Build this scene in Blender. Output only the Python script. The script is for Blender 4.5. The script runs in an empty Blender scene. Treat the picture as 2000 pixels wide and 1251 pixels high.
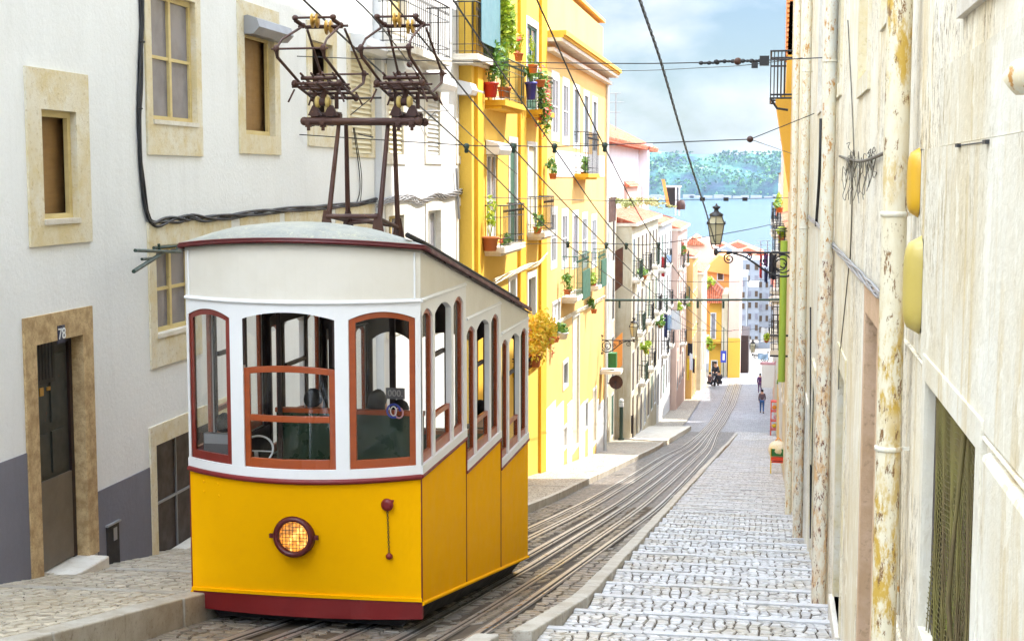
import bpy, bmesh, math, random
from mathutils import Vector, Matrix
random.seed(11)
R = math.radians
SC = bpy.context.scene
COL = SC.collection

# ------------------------------------------------------------------ camera
FPX, CX, CY = 2800.0, 1000.0, 625.5
d = Vector((1503 - CX, -(345 - CY), FPX)).normalized()      # street direction seen in camera axes
up = Vector((0, d.z, -d.y)).normalized()
rt = up.cross(d)
if rt.x < 0: rt = -rt
ROW = (rt, d, up)                                            # world = rows . cam
def ray(x, y):
    v = Vector((x - CX, -(y - CY), FPX))
    return Vector((ROW[0].dot(v), ROW[1].dot(v), ROW[2].dot(v)))
def onX(x, y, X): r = ray(x, y); return r * (X / r.x)
def onY(x, y, Y): r = ray(x, y); return r * (Y / r.y)
cam = bpy.data.objects.new('camera', bpy.data.cameras.new('camera')); COL.objects.link(cam)
M3 = Matrix((ROW[0], ROW[1], ROW[2]))                        # cam(right,up,fwd) -> world
rc, uc, fc = [M3 @ Vector(v) for v in ((1,0,0),(0,1,0),(0,0,1))]
cam.matrix_world = Matrix(((rc.x,uc.x,-fc.x,0),(rc.y,uc.y,-fc.y,0),(rc.z,uc.z,-fc.z,0),(0,0,0,1)))
cam.data.sensor_width = 36; cam.data.lens = 36*FPX/2000
cam.data.clip_start = .1; cam.data.clip_end = 12000
SC.camera = cam

# ------------------------------------------------------------------ ground profile
PY=[-20,0,9.3,13,33,45,72,95,120,150,200,300,600,6000]
PZ=[1.7,-1.85,-3.5,-4.22,-7.75,-9.6,-13.6,-16.3,-18.4,-20.6,-24,-30,-39,-40]
def lin(v, xs, ys):
    if v <= xs[0]: return ys[0]
    for i in range(len(xs)-1):
        if v <= xs[i+1]:
            t=(v-xs[i])/(xs[i+1]-xs[i]); return ys[i]+t*(ys[i+1]-ys[i])
    return ys[-1]
def zg(Y):
    if Y > 260: return lin(Y,PY,PZ)
    return sum(lin(Y+q,PY,PZ) for q in (-3,-1.5,0,1.5,3))/5
def onG(x, y, off=0):
    r=ray(x,y); lo,hi=2,300
    for _ in range(50):
        m=(lo+hi)/2
        if r.z*m/r.y < zg(m)+off: hi=m
        else: lo=m
    return r*(m/r.y)
KR=([-10,5,11,13.5],[-2.2,-2.1,-2.02,-1.9])   # extended below from the straight kerb
KL=([-10,13,30,42,67,90,150],[-5.4,-5.4,-5.1,-5.2,-5.1,-5.2,-5.3])
for i_ in range(1,15):
    t_=i_/14; p_=onG(1110+(1436-1110)*t_**.97,1190+(848-1190)*t_,.17)
    if p_.y>KR[0][-1]: KR[0].append(p_.y); KR[1].append(p_.x-.08)
KR[0].append(95); KR[1].append(KR[1][-1]+.15)
def kr(Y): return lin(Y,*KR)
def kl(Y): return lin(Y,*KL)

# ------------------------------------------------------------------ materials
def s2l(c): return c/12.92 if c<=.04045 else ((c+.055)/1.055)**2.4
def hx(h):
    h=h.lstrip('#'); return tuple(s2l(int(h[i:i+2],16)/255) for i in (0,2,4))
class NT:
    def __init__(s,name):
        s.m=bpy.data.materials.new(name); s.m.use_nodes=True; s.t=s.m.node_tree; s.n=s.t.nodes
        s.b=s.n['Principled BSDF']; s.tc=s.n.new('ShaderNodeTexCoord')
    def L(s,a,b): s.t.links.new(a,b)
    def mapv(s,scale=(1,1,1),out='Object'):
        mp=s.n.new('ShaderNodeMapping'); mp.inputs['Scale'].default_value=scale
        s.L(s.tc.outputs[out],mp.inputs[0]); return mp.outputs[0]
    def noise(s,scale,detail=4,vec=None,rough=.6,dist=0):
        n=s.n.new('ShaderNodeTexNoise'); n.inputs['Scale'].default_value=scale; n.inputs['Detail'].default_value=detail
        n.inputs['Roughness'].default_value=rough; n.inputs['Distortion'].default_value=dist
        s.L(vec if vec is not None else s.tc.outputs['Object'],n.inputs['Vector']); return n.outputs['Fac']
    def ramp(s,fac,pts):
        r=s.n.new('ShaderNodeValToRGB'); e=r.color_ramp.elements
        while len(e)<len(pts): e.new(.5)
        for i,(p,c) in enumerate(pts):
            e[i].position=p; c=(c,c,c) if isinstance(c,(int,float)) else c; e[i].color=(*c,1)
        s.L(fac,r.inputs[0]); return r.outputs[0]
    def mix(s,fac,a,b,mode='MIX'):
        m=s.n.new('ShaderNodeMix'); m.data_type='RGBA'; m.blend_type=mode
        for i,v in ((0,fac),(6,a),(7,b)):
            if isinstance(v,(int,float)): m.inputs[i].default_value=v
            elif isinstance(v,tuple): m.inputs[i].default_value=(*v,1)
            else: s.L(v,m.inputs[i])
        return m.outputs[2]
    def bump(s,h,strength=.3,dist=.02):
        b=s.n.new('ShaderNodeBump'); b.inputs['Strength'].default_value=strength; b.inputs['Distance'].default_value=dist
        s.L(h,b.inputs['Height']); s.L(b.outputs[0],s.b.inputs['Normal']); return b
    def base(s,c):
        if isinstance(c,tuple): s.b.inputs['Base Color'].default_value=(*c,1)
        else: s.L(c,s.b.inputs['Base Color'])
def c3(c): return hx(c) if isinstance(c,str) else c
def plaster(name,c,dirt,amt=.5,streak=1.0,rough=.85,bump=.25,scale=1.0,fleck=None):
    s=NT(name); c=c3(c); dirt=c3(dirt)
    big=s.noise(.55*scale,5,rough=.65); st=s.noise(1.6,6,s.mapv((2.6,2.6,.25)),.7,.6); fine=s.noise(28,5,rough=.7)
    f1=s.ramp(big,[(.42,0.),(.72,amt)]); f2=s.ramp(st,[(.52,0.),(.78,amt*streak)])
    col=s.mix(f1,c,dirt); col=s.mix(f2,col,dirt)
    col=s.mix(s.ramp(fine,[(.3,.12),(.7,0.)]),col,tuple(x*.6 for x in dirt))
    if fleck:
        fl=s.noise(20,9,s.mapv((1.5,1.5,.5)),.8,.5); reg=s.ramp(s.noise(.9,4),[(.44,.0),(.58,1.)])
        col=s.mix(s.mix(1.0,s.ramp(fl,[(.535,0.),(.56,.9)]),reg,'MULTIPLY'),col,c3(fleck))
        lg=s.noise(3.2,8,s.mapv((1,1,.5)),.7,1.); col=s.mix(s.ramp(lg,[(.56,0.),(.585,.55)]),col,tuple(min(.88,x*1.12) for x in c))
    s.base(col); s.b.inputs['Roughness'].default_value=rough; s.bump(s.noise(14,8,rough=.65),bump,.03); return s.m
def stone(name,c,dark,spot=None,rough=.8,scale=1.0):
    s=NT(name); c=c3(c); dark=c3(dark); spot=c3(spot or dark)
    a=s.noise(3.0*scale,6,rough=.7); b=s.noise(22*scale,4,rough=.7); g=s.noise(1.1*scale,3)
    col=s.mix(s.ramp(a,[(.42,0.),(.62,.9)]),c,dark); col=s.mix(s.ramp(b,[(.56,0.),(.7,.7)]),col,spot)
    col=s.mix(s.ramp(g,[(.45,0.),(.7,.5)]),col,dark)
    s.base(col); s.b.inputs['Roughness'].default_value=rough; s.bump(s.noise(30*scale,8,rough=.75),.5,.02); return s.m
def paint(name,c,c2=None,rough=.4,chip=None,metal=0.,bump=.05,coat=0.,amt=.5,grain=None):
    s=NT(name); c=c3(c); c2=c3(c2) if c2 else tuple(x*.75 for x in c)
    vec=s.mapv(grain) if grain else None
    col=s.mix(s.ramp(s.noise(2.2,5,vec,.6),[(.4,0.),(.75,amt)]),c,c2)
    if chip: col=s.mix(s.ramp(s.noise(9,8,vec,.75),[(.63,0.),(.67,1.)]),col,c3(chip))
    s.base(col); s.b.inputs['Metallic'].default_value=metal
    s.L(s.ramp(s.noise(5,4),[(.3,rough*.8),(.7,min(1,rough*1.25))]),s.b.inputs['Roughness'])
    s.b.inputs['Coat Weight'].default_value=coat; s.bump(s.noise(40,3),bump,.01); return s.m
def rusty(name,c,rust,hole,amt=.5,scale=1.0):
    s=NT(name); v=s.mapv((1,1,.35))
    n=s.noise(16*scale,9,v,.75); n2=s.noise(1.9,3)
    s1=s.ramp(n,[(.46,0.),(.56,1.)]); s2=s.ramp(n2,[(.38,0.12),(.54,amt)])
    col=s.mix(s.mix(1.0,s1,s2,'MULTIPLY'),c3(c),c3(rust)); col=s.mix(s.ramp(s.noise(24*scale,9,v,.8),[(.55,0.),(.58,1.)]),col,c3(hole))
    s.base(col); s.b.inputs['Roughness'].default_value=.6; s.bump(n,.4,.01); return s.m
def cobble(name,scale,c1,c2,joint,stretch=(1,1,1),jw=.05,rough=.5,patch=None,bump=1.0):
    s=NT(name); v0=s.mapv(stretch); nz=s.n.new('ShaderNodeTexNoise'); nz.inputs['Scale'].default_value=5; s.L(v0,nz.inputs['Vector'])
    mm=s.n.new('ShaderNodeMix'); mm.data_type='RGBA'; mm.blend_type='LINEAR_LIGHT'; mm.inputs[0].default_value=.025; s.L(v0,mm.inputs[6]); s.L(nz.outputs['Color'],mm.inputs[7])
    vo=s.n.new('ShaderNodeTexVoronoi'); vo.feature='DISTANCE_TO_EDGE'; vo.inputs['Scale'].default_value=scale; vo.inputs['Randomness'].default_value=.75; s.L(mm.outputs[2],vo.inputs['Vector'])
    vc=s.n.new('ShaderNodeTexVoronoi'); vc.inputs['Scale'].default_value=scale; vc.inputs['Randomness'].default_value=.75; s.L(mm.outputs[2],vc.inputs['Vector'])
    sp=s.n.new('ShaderNodeSeparateColor'); s.L(vc.outputs['Color'],sp.inputs[0])
    col=s.mix(sp.outputs[0],c3(c1),c3(c2)); 
    if patch: col=s.mix(s.ramp(s.noise(.9,5,rough=.7),[(.45,0.),(.65,.8)]),col,c3(patch))
    j=s.ramp(vo.outputs['Distance'],[(jw*.4,1.),(jw,0.)])
    col=s.mix(j,col,c3(joint)); s.base(col)
    s.L(s.ramp(s.noise(6,4),[(.3,rough*.7),(.7,min(1,rough*1.3))]),s.b.inputs['Roughness'])
    h=s.mix(.30,s.mix(1.0,s.ramp(vo.outputs['Distance'],[(0.,0.),(jw*1.2,.8),(jw*3.2,1.)]),s.ramp(sp.outputs[1],[(0.,.45),(1.,1.)]),'MULTIPLY'),s.noise(40,4)); s.bump(h,bump,.02); return s.m
def leafmat(name,c1,c2,c3_=None):
    s=NT(name); g=s.n.new('ShaderNodeNewGeometry')
    pts=[(0.,c3(c1)),(.6,c3(c2))]
    if c3_: pts.append((1.,c3(c3_)))
    s.base(s.ramp(g.outputs['Random Per Island'],pts)); s.b.inputs['Roughness'].default_value=.5
    s.b.inputs['Subsurface Weight'].default_value=0.
    tr=s.n.new('ShaderNodeBsdfTranslucent'); tr.inputs[0].default_value=(*c3(c2),1)
    mx=s.n.new('ShaderNodeMixShader'); mx.inputs[0].default_value=.3
    out=s.n['Material Output']; s.L(s.b.outputs[0],mx.inputs[1]); s.L(tr.outputs[0],mx.inputs[2]); s.L(mx.outputs[0],out.inputs[0]); return s.m
def glassmat(name,tint=(1,1,1),refl=.6,rough=.02):
    s=NT(name); tr=s.n.new('ShaderNodeBsdfTransparent'); tr.inputs[0].default_value=(*tint,1)
    gl=s.n.new('ShaderNodeBsdfGlossy'); gl.inputs['Roughness'].default_value=rough
    fr=s.n.new('ShaderNodeFresnel'); fr.inputs[0].default_value=1.45
    mt=s.n.new('ShaderNodeMath'); mt.operation='MULTIPLY_ADD'; mt.inputs[1].default_value=refl; mt.inputs[2].default_value=.02; s.L(fr.outputs[0],mt.inputs[0])
    mx=s.n.new('ShaderNodeMixShader'); s.L(mt.outputs[0],mx.inputs[0]); s.L(tr.outputs[0],mx.inputs[1]); s.L(gl.outputs[0],mx.inputs[2])
    s.L(mx.outputs[0],s.n['Material Output'].inputs[0]); return s.m
def tiles(name,c1,c2,axis='Y',freq=5.0):
    s=NT(name); w=s.n.new('ShaderNodeTexWave'); w.bands_direction=axis; w.inputs['Scale'].default_value=freq/3.14; w.inputs['Distortion'].default_value=.4
    s.L(s.tc.outputs['Object'],w.inputs[0])
    col=s.mix(s.ramp(w.outputs['Fac'],[(.2,0.),(.7,1.)]),c3(c2),c3(c1)); col=s.mix(s.ramp(s.noise(4,6),[(.45,0.),(.7,.6)]),col,hx('#c9a184'))
    s.base(col); s.b.inputs['Roughness'].default_value=.85; s.bump(w.outputs['Fac'],.9,.06); return s.m

M={}
M['wallA']=plaster('white_plaster',(.80,.815,.825),(.66,.67,.67),.5,1.0,bump=.3)
M['wallB']=plaster('bright_white_plaster',(.66,.66,.66),(.62,.60,.56),.5,1.0)
M['grey']=plaster('grey_dado_paint',(.175,.175,.215),(.12,.12,.145),.5,.8)
M['right']=plaster('cream_old_plaster',(.79,.745,.63),(.64,.50,.26),.85,1.8,bump=.5,fleck=(.16,.09,.035))
M['right2']=plaster('pale_cream_plaster',(.71,.68,.585),(.58,.46,.25),.9,1.9,bump=.4,fleck=(.34,.25,.12))
M['yellowC']=plaster('strong_yellow_plaster',(.72,.46,.065),(.62,.36,.04),.6,1.0)
M['yellowP']=plaster('golden_yellow_plaster',(.70,.39,.015),(.56,.28,.015),.5,.8)
M['yellowD']=plaster('pale_yellow_plaster',(.70,.44,.145),(.58,.34,.09),.5,.9)
M['cream']=plaster('cream_plaster',(.56,.52,.40),(.36,.28,.15),.7,1.4)
M['pink']=plaster('pale_pink_plaster',(.60,.43,.35),(.50,.34,.26),.5,1.)
M['lilac']=plaster('lilac_white_plaster',(.70,.66,.68),(.58,.50,.48),.5,1.)
M['orange']=plaster('orange_plaster',(.76,.33,.08),(.60,.28,.09),.4,1.)
M['yellowE']=plaster('bright_yellow_plaster',(.66,.38,.05),(.55,.30,.04),.4,1.)
M['blueg']=plaster('blue_grey_plaster',(.27,.28,.30),(.20,.20,.21),.5,1.)
M['stone']=stone('cream_limestone',(.70,.65,.53),(.62,.51,.28),(.40,.30,.15))
M['stonerough']=stone('weathered_limestone',(.58,.42,.22),(.33,.21,.09),(.14,.09,.04),scale=2.6)
M['stonew']=stone('pale_limestone',(.70,.66,.58),(.58,.52,.42),(.5,.42,.3))
M['stepstone']=stone('worn_step_stone',(.56,.56,.58),(.44,.43,.42),(.30,.26,.21),rough=.36)
M['kerb']=stone('kerb_stone',(.48,.45,.39),(.34,.29,.22),(.16,.12,.08),rough=.5)
M['cobR']=cobble('pale_cobble',10.,(.56,.55,.56),(.38,.36,.35),(.04,.025,.015),(.62,1,1),.07,.36,(.46,.41,.33))
M['trim']=paint('dark_maroon_trim',(.085,.004,.005),(.06,.004,.005),.45)
M['cobL']=cobble('cream_cobble',8.5,(.52,.46,.36),(.34,.29,.22),(.045,.028,.016),(1,1,1),.07,.55,(.42,.36,.28))
M['road']=cobble('grey_setts',7.0,(.20,.18,.16),(.11,.095,.08),(.03,.022,.016),(1,1,1),.10,.42,(.22,.18,.13))
def setts(name,cols,rough=.45,patch=None):
    s=NT(name); g=s.n.new('ShaderNodeNewGeometry'); k=len(cols)
    col=s.ramp(g.outputs['Random Per Island'],[(i/(k-1),c3(c)) for i,c in enumerate(cols)])
    if patch: col=s.mix(s.ramp(s.noise(1.1,6,rough=.7),[(.45,0.),(.62,.75)]),col,c3(patch))
    col=s.mix(s.ramp(s.noise(38,6,rough=.75),[(.52,0.),(.72,.35)]),col,tuple(v*.45 for v in c3(cols[0])))
    s.base(col); s.L(s.ramp(s.noise(9,5),[(.3,rough*.6),(.7,min(1,rough*1.4))]),s.b.inputs['Roughness']); s.bump(s.noise(45,6,rough=.7),.35,.01); return s.m
M['settR']=setts('pale_limestone_cobbles',[(.36,.34,.33),(.46,.45,.44),(.55,.54,.54),(.64,.63,.64)],.34,(.42,.36,.27))
M['settL']=setts('cream_limestone_cobbles',[(.36,.31,.24),(.48,.42,.32),(.58,.51,.40)],.5,(.40,.33,.23))
M['settD']=setts('dark_basalt_setts',[(.11,.095,.08),(.18,.155,.13),(.27,.235,.195)],.36,(.24,.19,.12))
M['joint']=paint('dark_joint_soil',(.045,.03,.018),(.10,.075,.045),.95,amt=.8)
M['farroad']=cobble('setts_painted_sunlit',7.0,(.33,.33,.36),(.24,.24,.26),(.10,.09,.09),(1,1,1),.10,.4,(.40,.39,.40))  # far road setts, sunlight painted in as a paler colour
M['weeds']=leafmat('dry_roof_weeds',(.16,.18,.05),(.30,.32,.10),(.45,.42,.20))
M['conc']=stone('track_concrete',(.22,.195,.165),(.14,.12,.10),(.09,.07,.05),rough=.6)
M['steel']=paint('worn_steel',(.55,.53,.50),(.40,.36,.31),.3,metal=.7)
M['groove']=paint('dark_groove',(.02,.017,.015),rough=.9)
M['yel']=paint('tram_yellow',(.93,.455,.002),(.86,.40,.002),.5,coat=.0,amt=.35,bump=.03); M['yel'].node_tree.nodes['Principled BSDF'].inputs['Specular IOR Level'].default_value=.01
M['maroon']=paint('tram_maroon',(.17,.006,.006),(.11,.006,.006),.5)
M['twhite']=paint('tram_white',(.78,.78,.78),(.70,.69,.67),.45,amt=.4)
M['tcream']=paint('tram_cream',(.68,.64,.56),(.60,.55,.45),.45,amt=.5)
M['troof']=stone('tram_roof_grey',(.31,.31,.265),(.22,.235,.22),(.48,.45,.30),rough=.5)
M['wood']=paint('varnished_wood',(.33,.062,.010),(.20,.032,.008),.35,coat=.3,chip=None,grain=(1,1,8))
M['woodred']=paint('red_varnished_wood',(.20,.018,.008),(.13,.012,.007),.38,coat=.3)
M['dwood']=paint('dark_wood',(.022,.008,.006),(.012,.005,.004),.5)
M['green']=paint('dark_green_panel',(.018,.04,.022),(.012,.025,.015),.3,coat=.3)
M['rust']=paint('rusted_iron',(.045,.014,.010),(.085,.030,.010),.6,chip=(.16,.07,.02),amt=.9)
M['brass']=paint('brass',(.55,.33,.08),(.35,.18,.04),.35,metal=.8)
M['porc']=paint('yellow_porcelain',(.55,.40,.12),(.3,.18,.05),.35)
M['black']=paint('black_cable_rubber',(.012,.012,.014),rough=.5)
M['iron']=paint('black_wrought_iron',(.010,.010,.012),(.02,.017,.016),.5)
M['giron']=paint('green_iron',(.02,.045,.03),(.03,.05,.03),.5)
M['chassis']=paint('chassis_black',(.015,.012,.011),rough=.8)
M['glass']=glassmat('clear_glass',(.985,.99,.985),.12)
M['wglass']=paint('window_glass',(.05,.055,.06),(.03,.03,.035),.06,amt=.6,bump=0)
M['curtain']=paint('window_curtained_glass',(.22,.21,.24),(.12,.12,.14),.12,amt=.9)
M['dark']=paint('dark_interior',(.06,.035,.02),(.12,.065,.025),.9); M['jamb']=stone('pinkish_jamb_stone',(.62,.42,.27),(.52,.33,.18),(.3,.2,.1))
M['owood']=paint('old_cream_wood',(.60,.48,.22),(.40,.27,.09),.6,chip=(.22,.12,.05),grain=(1,1,3))
M['wframe']=paint('white_window_paint',(.62,.62,.60),(.52,.50,.44),.5)
M['shut']=paint('cream_shutter',(.66,.60,.42),(.55,.47,.28),.6)
M['gshut']=paint('green_shutter',(.03,.11,.07),(.02,.08,.05),.5)
M['tshut']=paint('teal_shutter',(.12,.24,.28),(.08,.17,.2),.5)
M['door']=paint('peeling_dark_door',(.035,.040,.037),(.02,.022,.02),.5,chip=(.14,.03,.015))
M['mgrey']=paint('grey_sheet_metal',(.30,.30,.31),(.22,.22,.23),.4,metal=.4)
M['dirtymetal']=paint('dirty_metal_plate',(.17,.145,.115),(.10,.08,.06),.5,metal=.2)
M['alu']=paint('white_aluminium',(.66,.66,.66),(.55,.55,.56),.45)
M['tile']=tiles('terracotta_tiles','#c9623c','#8e3d25','Y',5.0)
M['tileX']=tiles('terracotta_tiles_cross','#cf6d47','#933f27','X',4.5)
M['tileZ']=tiles('orange_cladding',(.80,.28,.07),(.62,.17,.04),'Z',7.0)
M['terra']=paint('terracotta_pot',(.50,.15,.04),(.38,.11,.04),.7)
M['redpot']=paint('red_pot',(.55,.03,.01),rough=.4)
M['bluepot']=paint('blue_pot',(.03,.03,.25),rough=.4)
M['leaf']=leafmat('green_leaves',(.04,.12,.02),(.12,.26,.03),(.30,.42,.05))
M['innerwood']=paint('brown_inner_wood',(.30,.17,.06),(.19,.10,.035),.6,grain=(1,1,6))
M['leafy']=leafmat('lime_leaves',(.16,.28,.02),(.36,.48,.03),(.60,.60,.05))
M['leaff']=leafmat('golden_flowers',(.45,.45,.03),(.88,.66,.06),(.85,.42,.05)); M['leafpaint']=paint('lime_cloth',(.10,.075,.03),(.30,.36,.03),.8,amt=.9)
M['flower']=leafmat('red_flowers',(.6,.03,.02),(.7,.12,.08),(.75,.3,.25))
M['pipew']=rusty('painted_downpipe',(.66,.63,.52),(.62,.42,.10),(.45,.22,.05),.35)
M['piper']=rusty('rusty_downpipe',(.66,.62,.50),(.52,.24,.035),(.14,.045,.02),.7)
M['pipeo']=rusty('ochre_downpipe',(.68,.62,.46),(.50,.32,.05),(.20,.10,.03),1.0,1.0)
M['pipeg']=paint('green_pipe',(.30,.42,.05),(.2,.3,.04),.5)
M['ypad']=paint('yellow_plastic_housing',(.60,.33,.012),(.50,.30,.04),.4,coat=.15)
M['ypad2']=paint('mustard_plastic_housing',(.46,.35,.08),(.38,.27,.045),.4,coat=.15)
M['olive']=paint('olive_netting',(.12,.085,.035),(.20,.18,.04),.8,amt=1.)
M['skin']=paint('skin',(.52,.28,.18),(.46,.22,.14),.5,amt=.3)
M['hair']=paint('dark_hair',(.006,.005,.004),(.012,.008,.006),.7)
M['hairb']=paint('blond_hair',(.42,.28,.12),(.3,.18,.08),.5)
def cloth(n,c,c2=None): M[n]=paint(n,c,c2,.85,bump=.2)
cloth('cloth_dark',(.02,.02,.028)); cloth('cloth_blue',(.04,.06,.22)); cloth('cloth_jeans',(.03,.09,.24)); cloth('cloth_brown',(.10,.06,.07))
cloth('cloth_purple',(.10,.03,.12)); cloth('cloth_white',(.72,.73,.76),(.6,.62,.7)); cloth('cloth_red',(.5,.03,.03)); cloth('cloth_yellow',(.75,.5,.03)); cloth('cloth_navy',(.03,.04,.12)); cloth('cloth_pink',(.6,.3,.32)); cloth('cloth_lblue',(.35,.5,.7))
M['redp']=paint('red_paint',(.62,.05,.015),rough=.45); M['gpaint']=paint('green_paint',(.015,.14,.03),rough=.4); M['orp']=paint('orange_paint',(.7,.25,.02),rough=.5)
M['signw']=paint('white_board',(.78,.74,.70),(.72,.66,.62),.5); M['signb']=paint('blue_sign_paint',(.03,.05,.35),rough=.4)
M['navyplate']=paint('navy_enamel',(.02,.025,.06),rough=.3); M['numw']=paint('white_enamel',(.78,.78,.78),rough=.4)
M['greytext']=paint('grey_lettering',(.30,.27,.25),rough=.5); M['greyplate']=paint('grey_plate',(.10,.09,.09),rough=.5)
for k_,st_ in (('yel',.30),('tcream',.30),('twhite',.2)):
    q_=M[k_].node_tree; b_=[n for n in q_.nodes if n.bl_idname=='ShaderNodeBump'][0]; n_=q_.nodes.new('ShaderNodeTexNoise'); n_.inputs['Scale'].default_value=2.6; n_.inputs['Detail'].default_value=5
    q_.links.new(q_.nodes['Texture Coordinate'].outputs['Object'],n_.inputs['Vector']); q_.links.new(n_.outputs['Fac'],b_.inputs['Height']); b_.inputs['Strength'].default_value=st_; b_.inputs['Distance'].default_value=.03
s=NT('lamp_glass_frosted'); s.base((.62,.56,.36)); s.b.inputs['Roughness'].default_value=.3; s.b.inputs['Transmission Weight'].default_value=.35; M['lampglass']=s.m
s=NT('headlight_glow'); s.base((.8,.4,.1))
g1=s.noise(7,4,None,.6,1.5)
s.L(s.ramp(g1,[(.36,(.12,.02,.002)),(.5,(.75,.22,.01)),(.62,(1.,.62,.16))]),s.b.inputs['Emission Color']); s.b.inputs['Emission Strength'].default_value=.32; M['glow']=s.m
M['shore']=paint('quay_stone',(.30,.27,.30),(.20,.20,.24),.8)
M['oldwire']=paint('old_wire_grey',(.10,.085,.06),(.20,.17,.12),.7)

# ------------------------------------------------------------------ mesh builder
class MB:
    def __init__(s): s.v=[]; s.f=[]; s.mi=[]; s.sm=[]
    def add(s,vs,fs,mi=0,smooth=False):
        o=len(s.v); s.v+= [tuple(v) for v in vs]
        for f in fs: s.f.append(tuple(o+i for i in f)); s.mi.append(mi); s.sm.append(smooth)
        return s
    def box(s,a,b,mi=0):
        x0,y0,z0=[min(p,q) for p,q in zip(a,b)]; x1,y1,z1=[max(p,q) for p,q in zip(a,b)]
        return s.add([(x0,y0,z0),(x1,y0,z0),(x1,y1,z0),(x0,y1,z0),(x0,y0,z1),(x1,y0,z1),(x1,y1,z1),(x0,y1,z1)],
          [(0,3,2,1),(4,5,6,7),(0,1,5,4),(1,2,6,5),(2,3,7,6),(3,0,4,7)],mi)
    def hexa(s,lo,hi,mi=0):                      # 4 lower points, 4 upper points
        return s.add(list(lo)+list(hi),[(0,3,2,1),(4,5,6,7),(0,1,5,4),(1,2,6,5),(2,3,7,6),(3,0,4,7)],mi)
    def quad(s,*p,mi=0): return s.add(p,[tuple(range(len(p)))],mi)
    def tube(s,pts,r,n=8,mi=0,smooth=True,caps=True):
        pts=[Vector(p) for p in pts]; k=len(pts); rs=r if isinstance(r,(list,tuple)) else [r]*k
        vs=[]; prev=None
        for i,p in enumerate(pts):
            t=(pts[min(i+1,k-1)]-pts[max(i-1,0)])
            if t.length<1e-9: t=Vector((0,0,1))
            t.normalize()
            if prev is None:
                a=Vector((0,0,1)) if abs(t.z)<.9 else Vector((1,0,0)); u=t.cross(a).normalized()
            else:
                u=(prev-t*prev.dot(t)); u=u.normalized() if u.length>1e-6 else t.orthogonal().normalized()
            prev=u; w=t.cross(u)
            for j in range(n):
                an=2*math.pi*j/n; vs.append(p+(u*math.cos(an)+w*math.sin(an))*rs[i])
        fs=[]
        for i in range(k-1):
            for j in range(n):
                a=i*n+j; b=i*n+(j+1)%n; fs.append((a,b,b+n,a+n))
        s.add(vs,fs,mi,smooth)
        if caps: s.add(vs[:n],[tuple(range(n))[::-1]],mi); s.add(vs[-n:],[tuple(range(n))],mi)
        return s
    def lathe(s,c,prof,n=16,axis='Z',mi=0,smooth=True,sq=False):
        c=Vector(c); vs=[]; m=len(prof)
        for (r,h) in prof:
            for j in range(n):
                an=2*math.pi*(j+(.5 if sq else 0))/n; a,b=r*math.cos(an),r*math.sin(an)
                vs.append(c+ (Vector((a,b,h)) if axis=='Z' else Vector((a,h,b)) if axis=='Y' else Vector((h,a,b))))
        fs=[(i*n+j,i*n+(j+1)%n,(i+1)*n+(j+1)%n,(i+1)*n+j) for i in range(m-1) for j in range(n)]
        s.add(vs,fs,mi,smooth); s.add(vs[:n],[tuple(range(n))[::-1]],mi); s.add(vs[-n:],[tuple(range(n))],mi); return s
    def ell(s,c,r,n=12,m=8,mi=0,jit=0):
        c=Vector(c); vs=[]; fs=[]
        for i in range(m+1):
            th=math.pi*i/m
            for j in range(n):
                ph=2*math.pi*j/n; k=1+random.uniform(-jit,jit)
                vs.append(c+Vector((r[0]*math.sin(th)*math.cos(ph)*k,r[1]*math.sin(th)*math.sin(ph)*k,r[2]*math.cos(th)*k)))
        for i in range(m):
            for j in range(n): fs.append((i*n+j,(i+1)*n+j,(i+1)*n+(j+1)%n,i*n+(j+1)%n))
        return s.add(vs,fs,mi,True)
    def prism(s,poly,vec,mi=0):
        n=len(poly); v=Vector(vec); a=[Vector(p) for p in poly]; b=[p+v for p in a]
        return s.add(a+b,[tuple(range(n))[::-1],tuple(range(n,2*n))]+[(i,(i+1)%n,(i+1)%n+n,i+n) for i in range(n)],mi)
    def leaves(s,c,r,n,size,mi=0,squash=1,droop=0):
        c=Vector(c)
        nc=max(3,min(14,n//30)); cl=[]
        for _ in range(nc):
            q=Vector([random.gauss(0,1) for _ in range(3)]).normalized()*random.uniform(.15,.78); cl.append((q,random.uniform(.22,.5)))
        for _ in range(n):
            q0,cr=random.choice(cl)
            while True:
                q=Vector([random.uniform(-1,1) for _ in range(3)])
                if q.length<1: break
            q=q0+q*cr*random.uniform(.7,1.25)
            q=Vector((q.x*r[0],q.y*r[1],q.z*r[2]))
            if droop: q.z-=droop*random.random()**2
            u=Vector([random.gauss(0,1) for _ in range(3)]).normalized(); w=u.orthogonal().normalized(); z=random.uniform(.6,1.3)*size
            p=c+q; s.add([p-u*z,p+w*z*.45,p+u*z,p-w*z*.45+Vector((0,0,z*.1))],[(0,1,2,3)],mi)
        return s
    def build(s,name,mats,parent=None,bevel=0):
        me=bpy.data.meshes.new(name); me.from_pydata(s.v,[],s.f)
        if not isinstance(mats,(list,tuple)): mats=[mats]
        for m in mats: me.materials.append(M[m] if isinstance(m,str) else m)
        me.polygons.foreach_set('material_index',s.mi); me.polygons.foreach_set('use_smooth',s.sm)
        me.update(); bm=bmesh.new(); bm.from_mesh(me); bmesh.ops.recalc_face_normals(bm,faces=bm.faces); bm.to_mesh(me); bm.free()
        o=bpy.data.objects.new(name,me); COL.objects.link(o)
        if parent is not None: o.parent=parent; o.matrix_parent_inverse=Matrix.Translation(-root_loc(parent))
        if bevel:
            b=o.modifiers.new('bevel','BEVEL'); b.width=bevel; b.segments=2; b.limit_method='ANGLE'
        return o
LOCS={}
def root_loc(o):
    return LOCS.get(o.name,Vector((0,0,0)))
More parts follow.
